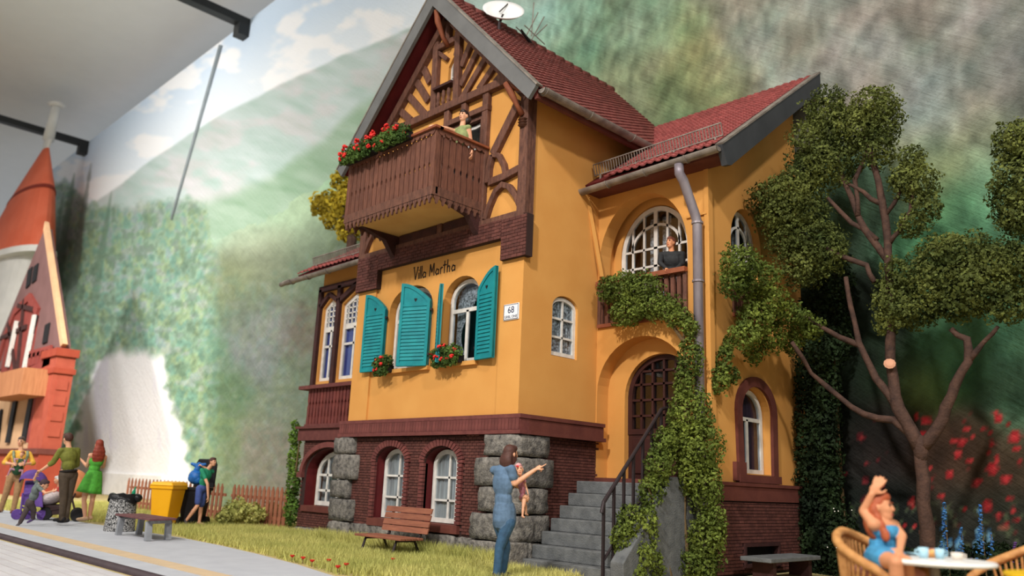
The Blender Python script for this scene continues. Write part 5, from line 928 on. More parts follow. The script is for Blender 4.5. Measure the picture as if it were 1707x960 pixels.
planter('window_geraniums', -3.6, -3.25, FA, 3.06, 6, 'small tuft of red geraniums on the sill of the left arched window', 34)
# grass
m_grass = mat('dry_green_grass', (214, 206, 128), (172, 174, 94), .8, .9, 0, 40, island=.3, trans=.3, contrast=.22)
def edge_y(x):
    for (a, ya), (b_, yb) in zip(edge, edge[1:]):
        if a <= x <= b_: return ya+(yb-ya)*(x-a)/(b_-a)
    return -3
def grass(name, n, sampler, h, seed, label):
    rg = np.random.default_rng(seed); P = sampler(rg, n); n = len(P); hh = h*rg.uniform(.45, 1.35, n); a = rg.uniform(0, 2*pi, n); w_ = .006+.006*rg.random(n); ln = rg.normal(0, .4, (n, 2))*hh[:, None]
    V = np.zeros((n, 3, 3), np.float32); V[:, 0, :2] = P-np.stack([np.cos(a), np.sin(a)], 1)*w_[:, None]; V[:, 1, :2] = P+np.stack([np.cos(a), np.sin(a)], 1)*w_[:, None]; V[:, 2, :2] = P+ln; V[:, 2, 2] = hh; V[:, :2, 2] = -.02
    me = bpy.data.meshes.new(name); me.vertices.add(3*n); me.vertices.foreach_set('co', V.ravel()); me.loops.add(3*n); me.loops.foreach_set('vertex_index', np.arange(3*n, dtype=np.int32)); me.polygons.add(n); me.polygons.foreach_set('loop_start', np.arange(0, 3*n, 3, dtype=np.int32)); me.update(calc_edges=True); me.materials.append(m_grass)
    o = bpy.data.objects.new(name, me); COL.objects.link(o); return tag(o, label, 'grass', kind='stuff')
def samp(rg, n):
    x = rg.uniform(-1, 1, n); x = np.where(rg.random(n) < .62, rg.uniform(-8.5, 1.6, n), rg.uniform(-21, -8.5, n)); e = np.interp(x, [p[0] for p in edge], [p[1] for p in edge]); lo = e+.16+.6*rg.random(n)**2+.25*np.maximum(0, np.sin(x*1.7)+np.sin(x*.63+1)-.3)
    top = np.where(x > -5, -.02, np.where(x > -7.4, .55, 1.6)); y = lo+(top-lo)*rg.random(n); k = (y < top) & ~((x > .0) & (y > -.3)); return np.stack([x, y], 1)[k]
grass('lawn_grass', 95000, samp, .10, 41, 'short yellow-green grass between the platform and the villa')
def samp2(rg, n):
    x = rg.uniform(-5, -.1, n); return np.stack([x, -.14-.3*rg.random(n)**2], 1)
grass('tall_grass', 9000, samp2, .2, 42, 'longer green grass along the foot of the stone plinth')
rs = random.Random(9)
plab = ['fourth tiny red flower from the left by the platform edge', 'fifth tiny red flower from the left, lowest of them all', 'second tiny red flower from the left by the platform edge', 'sixth tiny red flower from the left by the platform edge', 'leftmost tiny red flower by the platform edge', 'rightmost tiny red flower, in the grass below the wooden bench', 'third tiny red flower from the left by the platform edge']
pf = [(548, 937), (563, 948), (505, 933), (577, 944), (487, 930), (655, 935), (520, 938)]
for k, (u, v) in enumerate(pf):
    c = at(u, v, 'z', .05); e = empty('poppy', (c.x, c.y, 0), plab[k], 'flower', 'red flowers in the lawn')
    b = MB(); b.tube([(c.x, c.y, 0), (c.x, c.y, .06)], .006, 5); b.build('stem', m_vine, e); b = MB(); b.lathe([(.004, 0), (.03, .02), (.035, .035)], (c.x, c.y, .055), 8); b.build('petals', m_flr, e)
# ------------------------------------------------------------------ people: one continuous skin per body, coloured by what covers it
VX, VY, VZ = _r0.normalized(), HV, Vector((0, 0, 1))
def vf(x, y, z): return VX*x+VY*y+VZ*z           # view frame: right, away, up
def skinmat(n, c): return mat(n, c, tuple(int(x*.93) for x in c), .6, 8, 0, 40, spec=.25)
m_skin = skinmat('painted_skin', (226, 168, 134)); m_skin2 = skinmat('tanned_skin', (212, 146, 106))
m_eye = mat('painted_eye', (40, 28, 26), None, .4, 5); m_lip = mat('painted_lips', (176, 76, 70), None, .5, 5)
_c = {}
def cm(name, c, rough=.75, bump=.35):
    if name not in _c: _c[name] = mat(name, c, tuple(int(x*.78) for x in c), rough, 14, bump, 26)
    return _c[name]
PENDING = []
class Fig:
    def __init__(s, name, label, base, H, cat='person', vox=.010, skin=None):
        s.base = Vector(base); s.s = H/1.72; s.root = empty(name, base, label, cat); s.pr = []; s.mats = []; s.vox = vox; s.skin = skin or m_skin; s.kids = []
    def J(s, q): return Vector(q) if isinstance(q, Vector) else at_d(q[0], q[1], s.base, q[2] if len(q) > 2 else 0)
    def mi(s, m):
        if m not in s.mats: s.mats.append(m)
        return s.mats.index(m)
    def cap(s, p, q, r1, r2, m): s.pr.append(('c', Vector(p), Vector(q), r1*s.s, r2*s.s, s.mi(m)))
    def ell(s, c, r, M, m): s.pr.append(('e', Vector(c), tuple(x*s.s for x in r), M, s.mi(m)))
    def torso(s, neck, hip, face, top, pants, wide=1.0, belly=0, waist=None, bare=None):
        N, Hp = s.J(neck), s.J(hip); f = vf(*face); up = (N-Hp).normalized(); lat = up.cross(-f).normalized(); f2 = lat.cross(-up).normalized()
        if f2.dot(f) < 0: f2 = -f2
        lat = f2.cross(-up).normalized() if False else up.cross(f2).normalized()   # the figure's own left
        M = Matrix((lat, f2, up)).transposed(); s.N, s.Hp, s.f, s.lat, s.up, s.M = N, Hp, f2, lat, up, M; L = (N-Hp).length; k = s.s; s.wide = wide
        s.sh = {'L': N+lat*.165*k*wide-up*.045*k, 'R': N-lat*.165*k*wide-up*.045*k}; s.hp = {'L': Hp+lat*.085*k*wide, 'R': Hp-lat*.085*k*wide}
        s.ell(N-up*L*.30, (.165*wide, .112, L*.30/k), M, top); s.ell(N-up*L*.12, (.15*wide, .085, L*.16/k), M, bare or top); s.ell(N-up*L*.62+f2*belly*k, (.132*wide, .102+belly, L*.28/k), M, waist or top); s.ell(Hp+up*.01*k, (.158*wide, .118, .115), M, pants)
        for q in 'LR': s.cap(N-up*.03*k, s.sh[q], .055, .052, bare or top)
    def head(s, c, face, hair, up=(0, 0, 1), long=0, hairstyle='short', hs=1.0, eyes=True):
        c = s.J(c); k = s.s*hs; HE = lambda c_, r_, M_, m_: s.ell(c_, tuple(x*hs for x in r_), M_, m_); f = vf(*face).normalized(); u = vf(*up).normalized(); l = u.cross(f).normalized(); u = f.cross(l).normalized(); M = Matrix((l, f, u)).transposed(); s.hc, s.hM = c, M; P = lambda x, y, z: c+(M @ Vector((x, y, z)))*k
        HE(P(0, -.008, .012), (.074, .09, .102), M, s.skin); HE(P(0, .028, -.058), (.052, .056, .056), M, s.skin); HE(P(0, .05, -.012), (.055, .04, .06), M, s.skin); s.cap(P(0, .085, .012), P(0, .098, -.02), .008*hs, .012*hs, s.skin)
        for q in (-1, 1): HE(P(q*.076, -.005, -.008), (.012, .022, .032), M, s.skin)
        s.cap(s.N-s.up*.02*k, P(0, -.015, -.05), .052, .05, s.skin)
        if eyes:
            for q in (-1, 1):
                b = MB(); b.ell(P(q*.03, .082, .014), (.014*k, .008*k, .008*k), M, 8, 6); b.build('eye', m_eye, s.root, smooth=True)
                b = MB(); b.ell(P(q*.031, .083, .034), (.02*k, .007*k, .004*k), M, 8, 5); b.build('eyebrow', hair, s.root, smooth=True)
            b = MB(); b.ell(P(0, .082, -.058), (.024*k, .008*k, .007*k), M, 8, 6); b.build('mouth', m_lip, s.root, smooth=True)
        b = MB(); b.ell(P(0, -.026, .03), (.084*k, .094*k, .098*k), M, 16, 10); b.ell(P(0, .03, .078), (.062*k, .055*k, .044*k), M, 12, 8)
        if hairstyle == 'quiff': b.ell(P(.0, .06, .095), (.055*k, .05*k, .035*k), M, 12, 8)
        if hairstyle == 'bob': b.ell(P(0, -.04, -.04), (.09*k, .08*k, .1*k), M, 14, 9); b.ell(P(.05, .0, -.05), (.035*k, .06*k, .09*k), M); b.ell(P(-.05, .0, -.05), (.035*k, .06*k, .09*k), M)
        if long:
            n = 6
            for i in range(n): t = i/(n-1); b.ell(P(0, -.05-.03*math.sin(t*3), -.02-long*t), ((.092+(.05 if long > .25 else .028)*math.sin(t*2.6))*k, .062*k, .08*k), M, 12, 8)
            if hairstyle == 'front':
                for q in (-1, 1):
                    for i in range(4): b.ell(P(q*(.082+.004*i), -.03+.022*i, -.03-.062*i), (.03*k, .036*k, .055*k), M, 10, 7)
        s.kids.append((b, 'hair', hair, .009 if s.s > .6 else .007))
    def arm(s, side, el, wr, sleeve, cloth, hand='relax', hdir=None, palm=None):
        S, E, W = s.sh[side], s.J(el), s.J(wr); k = s.s
        if sleeve == 'none': s.cap(S, E, .045, .038, s.skin)
        elif sleeve == 'long': s.cap(S, E, .058, .05, cloth)
        elif sleeve == 'short': m_ = S.lerp(E, .55); s.cap(S, m_, .06, .058, cloth); s.cap(m_, E, .043, .038, s.skin)
        elif sleeve == 'rolled': s.cap(S, E, .06, .054, cloth); m_ = E.lerp(W, .22); s.cap(E, m_, .054, .054, cloth)
        if sleeve == 'long': s.cap(E, W, .048, .036, cloth)
        s.cap(E, W, .038, .026, s.skin)
        d = vf(*hdir).normalized() if hdir else (W-E).normalized(); n_ = vf(*palm).normalized() if palm else d.orthogonal().normalized(); n_ = (n_-d*n_.dot(d)).normalized(); w_ = d.cross(n_); M = Matrix((w_, n_, d)).transposed(); Pm = W+d*.05*k
        s.ell(Pm, (.04, .02, .052), M, s.skin); A_ = W+d*.088*k
        for i, (o_, ln) in enumerate(((-.03, .07), (-.010, .082), (.011, .076), (.031, .06))):
            r0 = A_+w_*o_*k; c1 = .12 if hand == 'open' else .45; c2 = .3 if hand == 'open' else 1.1
            if hand == 'grip': c1, c2 = 1.2, 2.3
            if hand == 'point' and i: c1, c2 = 1.5, 2.7
            if hand == 'point' and not i: c1, c2 = .0, .05
            q1 = r0+(d*math.cos(c1)+n_*math.sin(c1))*ln*.55*k+w_*o_*.25*k; q2 = q1+(d*math.cos(c2)+n_*math.sin(c2))*ln*.5*k; s.cap(r0, q1, .0105, .0095, s.skin); s.cap(q1, q2, .0095, .008, s.skin)
        t0 = W+d*.03*k-w_*.03*k; t1 = t0+(d*.6-w_*.7+n_*.25).normalized()*.045*k; s.cap(t0, t1, .013, .011, s.skin); s.cap(t1, t1+(d*.9-w_*.2+n_*.4).normalized()*.032*k, .011, .009, s.skin)
    def leg(s, side, kn, an, toe, cover, cloth, shoe, thick=1.0):
        Hq, K_, A_ = s.hp[side], s.J(kn), s.J(an); k = s.s
        if cover == 'long': s.cap(Hq, K_, .092*thick, .066*thick, cloth); s.cap(K_, A_, .064*thick, .05*thick, cloth)
        elif cover == 'shorts': m_ = Hq.lerp(K_, .8); s.cap(Hq, m_, .094*thick, .082*thick, cloth); s.cap(m_, K_, .055, .05, s.skin); s.cap(K_, K_.lerp(A_, .35), .05, .054, s.skin); s.cap(K_.lerp(A_, .35), A_, .054, .034, s.skin)
        else: s.cap(Hq, K_, .085*thick, .05, s.skin); s.cap(K_, K_.lerp(A_, .35), .048, .053, s.skin); s.cap(K_.lerp(A_, .35), A_, .053, .033, s.skin)
        T_ = s.J(toe) if not (isinstance(toe, tuple) and len(toe) == 4) else A_+vf(*toe[:3]).normalized()*.15*k-VZ*.035*k
        d = (T_-A_).normalized(); s.cap(A_-VZ*.02*k-d*.035*k, A_.lerp(T_, .5)-VZ*.012*k, .042, .04, shoe); s.cap(A_.lerp(T_, .5)-VZ*.012*k, T_, .04, .03, shoe)
    def skirt(s, m, top, hem, r0, r1, n=40, name='skirt', rip=.06, squash=.75):
        T_, B_ = s.J(top), s.J(hem); b = MB(); V = []; ax = (B_-T_); rows = 7; k = s.s
        for j in range(rows):
            t = j/(rows-1); r = (r0+(r1-r0)*(t**.8))*k
            for i in range(n): a = 2*pi*i/n; rr_ = r*(1+rip*t*math.sin(7*a+.6)); V.append(T_+ax*t+s.lat*rr_*math.cos(a)+s.f*rr_*squash*math.sin(a))
        V2 = [v-(v-(T_+ax*((i//n)/(rows-1))))*.06 for i, v in enumerate(V)]; N_ = len(V)
        F = [(j*n+i, j*n+(i+1) % n, (j+1)*n+(i+1) % n, (j+1)*n+i) for j in range(rows-1) for i in range(n)]; F += [tuple(x+N_ for x in reversed(f)) for f in F]; F += [((rows-1)*n+i, (rows-1)*n+(i+1) % n, N_+(rows-1)*n+(i+1) % n, N_+(rows-1)*n+i) for i in range(n)]
        b.add(V+V2, F); b.build(name, m, s.root, smooth=True)
    def done(s):
        b = MB()
        for p in s.pr:
            if p[0] == 'c': b.cone2(p[1], p[2], p[3], p[4], 12)
            else: b.ell(p[1], p[2], p[3], 14, 10)
        o = bpy.data.objects.new('tmp_body', b.mesh('tmp', [])); COL.objects.link(o); md = o.modifiers.new('r', 'REMESH'); md.mode = 'VOXEL'; md.voxel_size = s.vox; sm_ = o.modifiers.new('s', 'SMOOTH'); sm_.factor = .5; sm_.iterations = 3
        PENDING.append((s, o, 'body', None))
        for (hb, nm, m_, vx) in s.kids:
            o = bpy.data.objects.new('tmp_hair', hb.mesh('tmp', [])); COL.objects.link(o); md = o.modifiers.new('r', 'REMESH'); md.mode = 'VOXEL'; md.voxel_size = vx; sm_ = o.modifiers.new('s', 'SMOOTH'); sm_.factor = .5; sm_.iterations = 4; PENDING.append((s, o, nm, m_))
def flush():
    dg = bpy.context.evaluated_depsgraph_get()
    for s, o, nm, m_ in PENDING:
        me = bpy.data.meshes.new_from_object(o.evaluated_get(dg)); me.name = nm; me.materials.clear(); me.shade_smooth()
        ob = bpy.data.objects.new(nm, me); COL.objects.link(ob); ob.parent = s.root; ob.matrix_parent_inverse = wm(s.root).inverted()
        if m_ is not None: me.materials.append(m_)
        else:
            for q in s.mats: me.materials.append(q)
            n = len(me.polygons); C_ = np.empty(n*3); me.polygons.foreach_get('center', C_); C_ = C_.reshape(-1, 3); best = np.full(n, 1e9); idx = np.zeros(n, np.int32)
            for p in s.pr:
                if p[0] == 'c':
                    a = np.array(p[1]); ab = np.array(p[2])-a; L2 = max(ab@ab, 1e-9); t = np.clip(((C_-a)@ab)/L2, 0, 1); dd = np.linalg.norm(C_-a-t[:, None]*ab, axis=1)-(p[3]+(p[4]-p[3])*t)
                else:
                    q = (C_-np.array(p[1]))@np.array(p[3]); r = np.array(p[2]); k0 = np.linalg.norm(q/r, axis=1); dd = (k0-1)*min(r) if True else 0
                w_ = dd < best; best[w_] = dd[w_]; idx[w_] = p[-1]
            me.polygons.foreach_set('material_index', idx)
        tm = o.data; bpy.data.objects.remove(o); bpy.data.meshes.remove(tm)
    PENDING.clear()
h_brown = cm('brown_hair', (84, 52, 44), .6); h_red = cm('auburn_hair', (150, 62, 44), .55); h_orange = cm('ginger_hair', (186, 92, 54), .55); h_dark = cm('dark_hair', (48, 34, 32), .5)
# mother pointing, with a baby
g = at(833, 968, 'z', 0); F_ = Fig('person', 'woman in blue t-shirt and jeans pointing at the villa, holding a baby', g, 1.66, vox=.008)
jean, tee = cm('blue_jeans', (58, 92, 122)), cm('slate_blue_tshirt', (96, 122, 150))
F_.torso((838, 777, 0), (840, 872, .0), (.75, .65, 0), tee, jean, 1.05, .0); F_.head((852, 757, .0), (.8, .55, -.05), h_brown, hairstyle='bob', long=.13)
F_.arm('R', (858, 806, -.12), (892, 783, -.05), 'short', tee, 'point', palm=(0, .3, -1)); F_.arm('L', (868, 812, .3), (872, 826, .12), 'short', tee, 'grip')
F_.cap(F_.J((841, 850, 0)), F_.J((841, 868, 0)), .15, .155, tee)
F_.leg('R', (833, 912, -.07), (828, 958, -.07), (1, .6, 0, 0), 'long', jean, cm('dark_shoe', (46, 40, 42))); F_.leg('L', (843, 912, .08), (838, 955, .1), (1, .6, 0, 0), 'long', jean, cm('dark_shoe', (46, 40, 42))); F_.done()
pink = cm('pink_romper', (232, 150, 168)); B_ = Fig('baby', 'baby in a pink dress and bonnet carried by the pointing woman', at_d(871, 830, g, .12), .62, vox=.007)
B_.base = Vector(g); B_.torso((868, 796, .12), (872, 829, .10), (-.5, -.3, 0), pink, pink, 1.25); B_.head((865, 783, -.06), (.1, -.95, .1), cm('pink_bonnet', (236, 168, 170)), up=(-.2, 0, 1), hs=1.9)
B_.arm('L', (876, 808, 0), (880, 822, -.02), 'short', pink); B_.arm('R', (864, 806, .2), (858, 812, .2), 'short', pink); B_.leg('L', (872, 846, .03), (871, 860, .02), (.2, -.5, 0, 0), 'bare', pink, B_.skin, 1.2); B_.leg('R', (876, 842, .18), (877, 856, .2), (.2, -.5, 0, 0), 'bare', pink, B_.skin, 1.2); B_.done()
blossom('red_bow', B_.hc+vf(-.02, -.065, .045), .02, m_flr, B_.root, 3, 4)
# man with a baby carrier
g = at(14, 856, 'z', 0); F_ = Fig('person', 'man in yellow shirt and tan trousers wearing a green baby carrier', g, 1.74, vox=.012); ysh, tan = cm('mustard_shirt', (236, 178, 66)), cm('tan_trousers', (178, 138, 98))
F_.torso((35, 752), (26, 795), (.25, -1, 0), ysh, tan, 1.1); F_.head((35, 736, -.02), (.15, -1, -.05), cm('grey_brown_hair', (92, 76, 72)))
F_.arm('R', (7, 771, -.06), (20, 773, -.30), 'rolled', ysh, palm=(0, 1, 0)); F_.arm('L', (56, 772, -.06), (42, 773, -.30), 'rolled', ysh, palm=(0, 1, 0)); F_.leg('R', (10, 822, -.03), (1, 850, .05), (-.3, -1, 0, 0), 'long', tan, cm('brown_shoe', (110, 62, 58)), 1.1); F_.leg('L', (28, 823, -.03), (22, 851, .0), (.3, -1, 0, 0), 'long', tan, cm('brown_shoe', (110, 62, 58)), 1.1); F_.done()
cr_g = cm('green_carrier', (42, 84, 54)); b = MB(); b.ell(F_.J((29, 782, -.18)), (.15, .12, .14), None, 14, 10); b.build('baby_carrier', cr_g, F_.root, smooth=True)
for q in (23, 46): b = MB(); b.tube([F_.J((q, 752, -.1)), F_.J((q, 760, -.15)), F_.J((q+(3 if q < 30 else -6), 776, -.16))], .03, 8); b.build('carrier_strap', cm('grey_green_strap', (138, 150, 122)), F_.root)
pk = cm('mauve_babygrow', (190, 140, 158)); B_ = Fig('baby', 'baby sitting in the green carrier on the man in the yellow shirt', F_.J((30, 780, -.28)), .6, vox=.009); B_.base = Vector(g); B_.torso((36, 765, -.26), (30, 784, -.26), (.2, -1, 0), cr_g, cr_g, 1.2); B_.head((37, 757, -.27), (.2, -1, -.1), cm('baby_hair', (170, 110, 84)), up=(.2, 0, 1), eyes=False, hs=1.8)
B_.arm('R', (24, 765, -.3), (26, 772, -.36), 'long', pk); B_.arm('L', (42, 768, -.3), (40, 774, -.36), 'long', pk); B_.leg('R', (18, 781, -.34), (13, 792, -.34), (-.3, -.6, -.3, 0), 'long', pk, B_.skin); B_.leg('L', (38, 784, -.36), (36, 794, -.38), (.3, -.6, -.3, 0), 'long', pk, B_.skin); B_.done()
# man in the olive shirt, from behind
g = at(108, 876, 'z', .012); F_ = Fig('person', 'man in olive shirt and dark trousers seen from behind, holding the boy by the hand', g, 1.76, vox=.010); olv, dkt = cm('olive_shirt', (128, 130, 54)), cm('dark_brown_trousers', (86, 72, 58))
F_.torso((115, 747), (114, 792), (-.75, .6, 0), olv, dkt, .98); F_.head((113, 732), (-.9, .5, -.1), h_brown, hairstyle='quiff'); F_.arm('L', (89, 770, -.1), (67, 785, -.15), 'rolled', olv, 'grip', palm=(0, 0, -1)); F_.arm('R', (128, 775, .25), (112, 782, .35), 'rolled', olv)
F_.leg('L', (106, 828, -.05), (103, 864, -.03), (-1, .1, 0, 0), 'long', dkt, cm('black_shoe', (36, 34, 36)), 1.08); F_.leg('R', (114, 828, .08), (110, 866, .05), (-1, .1, 0, 0), 'long', dkt, cm('black_shoe', (36, 34, 36)), 1.08); F_.done()
b = MB(); b.lathe([(.16, -.02), (.165, .0), (.16, .02)], F_.Hp+F_.up*.08, 16, axis=F_.up); b.build('belt', cm('dark_belt', (40, 32, 30)), F_.root)
# boy swinging on his arm
g = at(42, 876, 'z', .012); F_ = Fig('person', 'small boy in grey t-shirt swinging from the hand of the man in olive', g, 1.15, vox=.009); gr, dk = cm('grey_tshirt', (112, 122, 120)), cm('dark_boy_trousers', (78, 66, 66))
F_.torso((64, 806, -.05), (50, 838, -.02), (.7, .5, 0), gr, dk, 1.25, .02); F_.head((74, 808, -.08), (.9, .2, -.35), cm('dark_cap', (72, 54, 58)), up=(.3, 0, 1), hs=1.25); F_.arm('L', (57, 799, -.02), (62, 788, -.08), 'short', gr, 'grip'); F_.arm('R', (76, 822, -.25), (86, 819, -.2), 'short', gr)
F_.leg('L', (44, 850, -.06), (34, 870, -.1), (-.5, -.3, -.6, 0), 'long', dk, cm('grey_shoe', (96, 92, 94)), 1.2); F_.leg('R', (56, 850, -.02), (55, 864, .05), (-.4, -.6, -.4, 0), 'long', dk, cm('purple_shoe', (92, 70, 120)), 1.2); F_.done()
# woman in the green dress, from behind
g = at(141, 872, 'z', .012); F_ = Fig('person', 'woman with long auburn hair in a bright green dress, seen from behind', g, 1.70, vox=.010); grn = cm('bright_green_dress', (88, 178, 62))
F_.torso((164, 757), (153, 797), (-.65, .75, 0), grn, grn, .88, bare=m_skin); F_.head((165, 742), (-.7, .7, 0), h_red, long=.30, eyes=False); F_.arm('L', (145, 777, .02), (136, 767, .05), 'none', grn, 'relax'); F_.arm('R', (172, 778, .2), (158, 776, .35), 'none', grn)
F_.skirt(grn, (159, 784), (149, 821), .135, .25); F_.leg('L', (140, 834, -.04), (142, 863, -.03), (-1, -.1, 0, 0), 'bare', grn, cm('tan_sandal', (214, 176, 140))); F_.leg('R', (154, 834, .05), (149, 862, .05), (-1, -.1, 0, 0), 'bare', grn, cm('tan_sandal', (214, 176, 140))); F_.done()
# boy with the rubbish bag
g = at(328, 878, 'z', 0); F_ = Fig('person', 'boy in green t-shirt and blue shorts striding with a rubbish bag over his shoulder', g, 1.42, vox=.009); gt, bs = cm('emerald_tshirt', (38, 150, 112)), cm('blue_shorts', (72, 92, 158))
F_.torso((346, 782), (337, 815), (.85, -.5, 0), gt, bs, 1.05); F_.head((355, 770, -.02), (.9, -.42, 0), h_brown); F_.arm('R', (346, 807, -.18), (347, 828, -.16), 'short', gt); F_.arm('L', (352, 786, .2), (338, 777, .1), 'short', gt, 'grip')
F_.leg('R', (329, 843, -.1), (310, 868, -.12), (.35, -.1, -1, 0), 'shorts', bs, cm('dark_sneaker', (84, 76, 78))); F_.leg('L', (335, 847, .1), (332, 871, .1), (1, -.4, 0, 0), 'shorts', bs, cm('tan_sneaker', (196, 150, 120))); F_.done()
rb = empty('rubbish_bag', F_.J((326, 793, .12)), 'blue plastic rubbish bag slung over the boy\'s shoulder', 'bag'); b = MB(); rs = random.Random(2); m_bb = cm('blue_bag_plastic', (38, 112, 196), .3, .8)
b.ell(F_.J((326, 795, .1)), (.17, .15, .16), None, 18, 12); b.ell(F_.J((321, 797, .08)), (.11, .1, .1)); b.ell(F_.J((330, 799, .06)), (.1, .1, .11)); b.build('bag', m_bb, rb, smooth=True)
b = MB(); b.cone2(F_.J((328, 784, .1)), F_.J((332, 774, .1)), .07, .05); b.cone2(F_.J((328, 776, .1)), F_.J((320, 773, .1)), .05, .03); b.cone2(F_.J((334, 775, .1)), F_.J((342, 774, .1)), .04, .03); b.build('bag_neck', m_bb, rb, smooth=True)
# woman on the balcony
q = at(773, 193, 'y', -.43); g = Vector((q.x, q.y, 5.76)); F_ = Fig('person', 'smiling dark-haired woman in green sleeveless blouse leaning on the balcony rail', g, 1.68, vox=.009); bl = cm('green_white_blouse', (150, 160, 104))
F_.torso((770, 212), (768, 266), (-.6, -.8, 0), bl, jean, .95); F_.head((773, 194), (-.55, -.83, .05), h_dark, long=.05); F_.arm('R', (744, 214, -.05), (729, 211, -.12), 'none', bl, 'relax'); F_.arm('L', (785, 240, -.02), (786, 255, -.1), 'none', bl); F_.leg('R', g+vf(-.08, 0, .46), g+vf(-.08, 0, .09), (-.5, -.8, 0, 0), 'long', jean, cm('black_shoe', (36, 34, 36))); F_.leg('L', g+vf(.08, 0, .46), g+vf(.08, 0, .09), (-.5, -.8, 0, 0), 'long', jean, cm('black_shoe', (36, 34, 36))); F_.done()
# man on the loggia
q = at(1118, 406, 'y', 1.96); g = Vector((q.x, 2.06, 3.85)); F_ = Fig('person', 'man in black patterned shirt resting on the loggia railing beneath the wing roof', g, 1.55, vox=.009, skin=m_skin2); bk = cm('black_patterned_shirt', (44, 46, 48))
F_.torso((1120, 420, -.05), (1121, 470, .08), (-.3, -.95, 0), bk, dk, 1.18); F_.head((1118, 405, -.06), (-.7, -.7, .1), cm('grey_auburn_hair', (124, 72, 56))); F_.arm('R', (1100, 438, -.1), (1110, 447, -.2), 'long', bk, 'relax', palm=(0, 0, -1)); F_.arm('L', (1138, 440, -.1), (1128, 447, -.2), 'long', bk, 'relax', palm=(0, 0, -1)); F_.leg('R', g+vf(-.08, .05, .42), g+vf(-.08, .05, .09), (-.2, -1, 0, 0), 'long', dk, cm('black_shoe', (36, 34, 36))); F_.leg('L', g+vf(.08, .05, .42), g+vf(.08, .05, .09), (-.2, -1, 0, 0), 'long', dk, cm('black_shoe', (36, 34, 36))); F_.done()
# seated woman
TC_ = at(1556, 934, 'z', .74); g = at_d(1478, 1010, TC_, .22); g.z = 0; F_ = Fig('person', 'red-haired woman in blue dress sitting in a wicker armchair with one arm raised', g, 1.66, vox=.0075, skin=m_skin2); bd = cm('sky_blue_dress', (74, 156, 202))
F_.torso((1474, 866), (1470, 930, .02), (.55, -.8, 0), bd, bd, .84, bare=m_skin2); F_.head((1468, 846), (.72, -.62, .08), h_orange, up=(.08, 0, 1), long=.17, hairstyle='front'); F_.arm('R', (1440, 852, .02), (1453, 824, -.04), 'none', bd, 'open', hdir=(.5, -.1, .85), palm=(.5, .8, -.2)); F_.arm('L', (1503, 893, -.06), (1500, 916, -.2), 'none', bd, 'relax')
F_.ell(F_.N-F_.up*.06*F_.s, (.125, .075, .055), F_.M, F_.skin); F_.leg('R', (1494, 938, -.42), (1496, 996, -.36), (.5, -.8, 0, 0), 'bare', bd, m_skin2, 1.1); F_.leg('L', (1512, 938, -.34), (1512, 990, -.34), (.5, -.8, 0, 0), 'bare', bd, m_skin2, 1.1)
F_.cap(F_.hp['R'], F_.hp['R'].lerp(F_.J((1494, 938, -.42)), .45), .1, .095, bd); F_.cap(F_.hp['L'], F_.hp['L'].lerp(F_.J((1512, 938, -.34)), .45), .1, .095, bd); F_.done()
for q in 'LR': b = MB(); b.tube([F_.sh[q]*.35+F_.N*.65+F_.f*.02+VZ*.005, F_.N+(F_.sh[q]-F_.N)*.45+F_.f*.09-F_.up*.1], .008, 6); b.build('strap', bd, F_.root)
SEAT = F_
flush()
# ------------------------------------------------------------------ pushchairs
m_pur = mat('purple_fabric', (104, 74, 150), (80, 52, 120), .8, 8, .3); m_frame = mat('dark_pushchair_frame', (58, 40, 40), None, .5, 8); m_wool = mat('pale_woolly_blanket', (214, 202, 200), (176, 160, 164), .95, 20, .8, 40); m_apr = mat('apricot_fabric', (222, 150, 104), (204, 126, 82), .8, 5)
g = at(62, 868, 'z', .012); gp = at_d(62, 868, g, .35); st = empty('purple_pushchair', (gp.x, gp.y, .012), 'purple pushchair with rounded hood behind the swinging boy', 'pushchair')
def Q(px, py, d): return at_d(px, py, g, d)
b = MB(); n = 14; V = []
for j in range(7):
    a = pi*j/6*.62
    for i in range(n+1): q = pi*i/n; V.append(Q(56, 806, .38)+vf(-.30*math.cos(q)*1.0, -.26*math.cos(a)*math.sin(q)*.9, .30*math.sin(q)*math.sin(a+.35)))
b.add(V, [(j*(n+1)+i, j*(n+1)+i+1, (j+1)*(n+1)+i+1, (j+1)*(n+1)+i) for j in range(6) for i in range(n)]); b.build('hood', m_pur, st, smooth=True)
b = MB(); b.prism([Q(42, 815, .2), Q(70, 815, .2), Q(72, 846, .1), Q(36, 842, .1)], [Q(42, 800, .5), Q(70, 800, .5), Q(72, 846, .5), Q(36, 842, .5)]); b.build('seat', m_pur, st, bevel=.02)
for (p, q) in (((38, 822, .1), (34, 856, .0)), ((36, 845, .1), (70, 858, .1)), ((40, 824, .12), (56, 820, .05))): b = MB(); b.tube([Q(*p), Q(*q)], .02, 6); b.build('frame_tube', m_pur, st)
for (p) in ((28, 858, .02), (46, 858, .25), (70, 860, .25)): b = MB(); b.lathe([(.03, -.03), (.10, -.03), (.11, 0), (.10, .03), (.03, .03)], Vector((Q(*p).x, Q(*p).y, .125)), 16, axis=vf(.5, -.85, 0)); b.build('wheel', m_pur, st)
s2 = empty('brown_pushchair', (Q(100, 866, .55).x, Q(100, 866, .55).y, .012), 'brown pushchair with woolly blanket and apricot hood behind the man in olive', 'pushchair')
b = MB(); b.prism([Q(66, 842, .3), Q(112, 842, .3), Q(116, 856, .3), Q(72, 860, .3)], [Q(66, 840, .75), Q(112, 840, .75), Q(116, 854, .75), Q(72, 858, .75)]); b.build('chassis_body', m_frame, s2, bevel=.02)
b = MB(); b.ell(Q(84, 832, .5), (.34, .26, .14), Matrix.Rotation(-.4, 3, VY)); b.build('blanket', m_wool, s2, smooth=True)
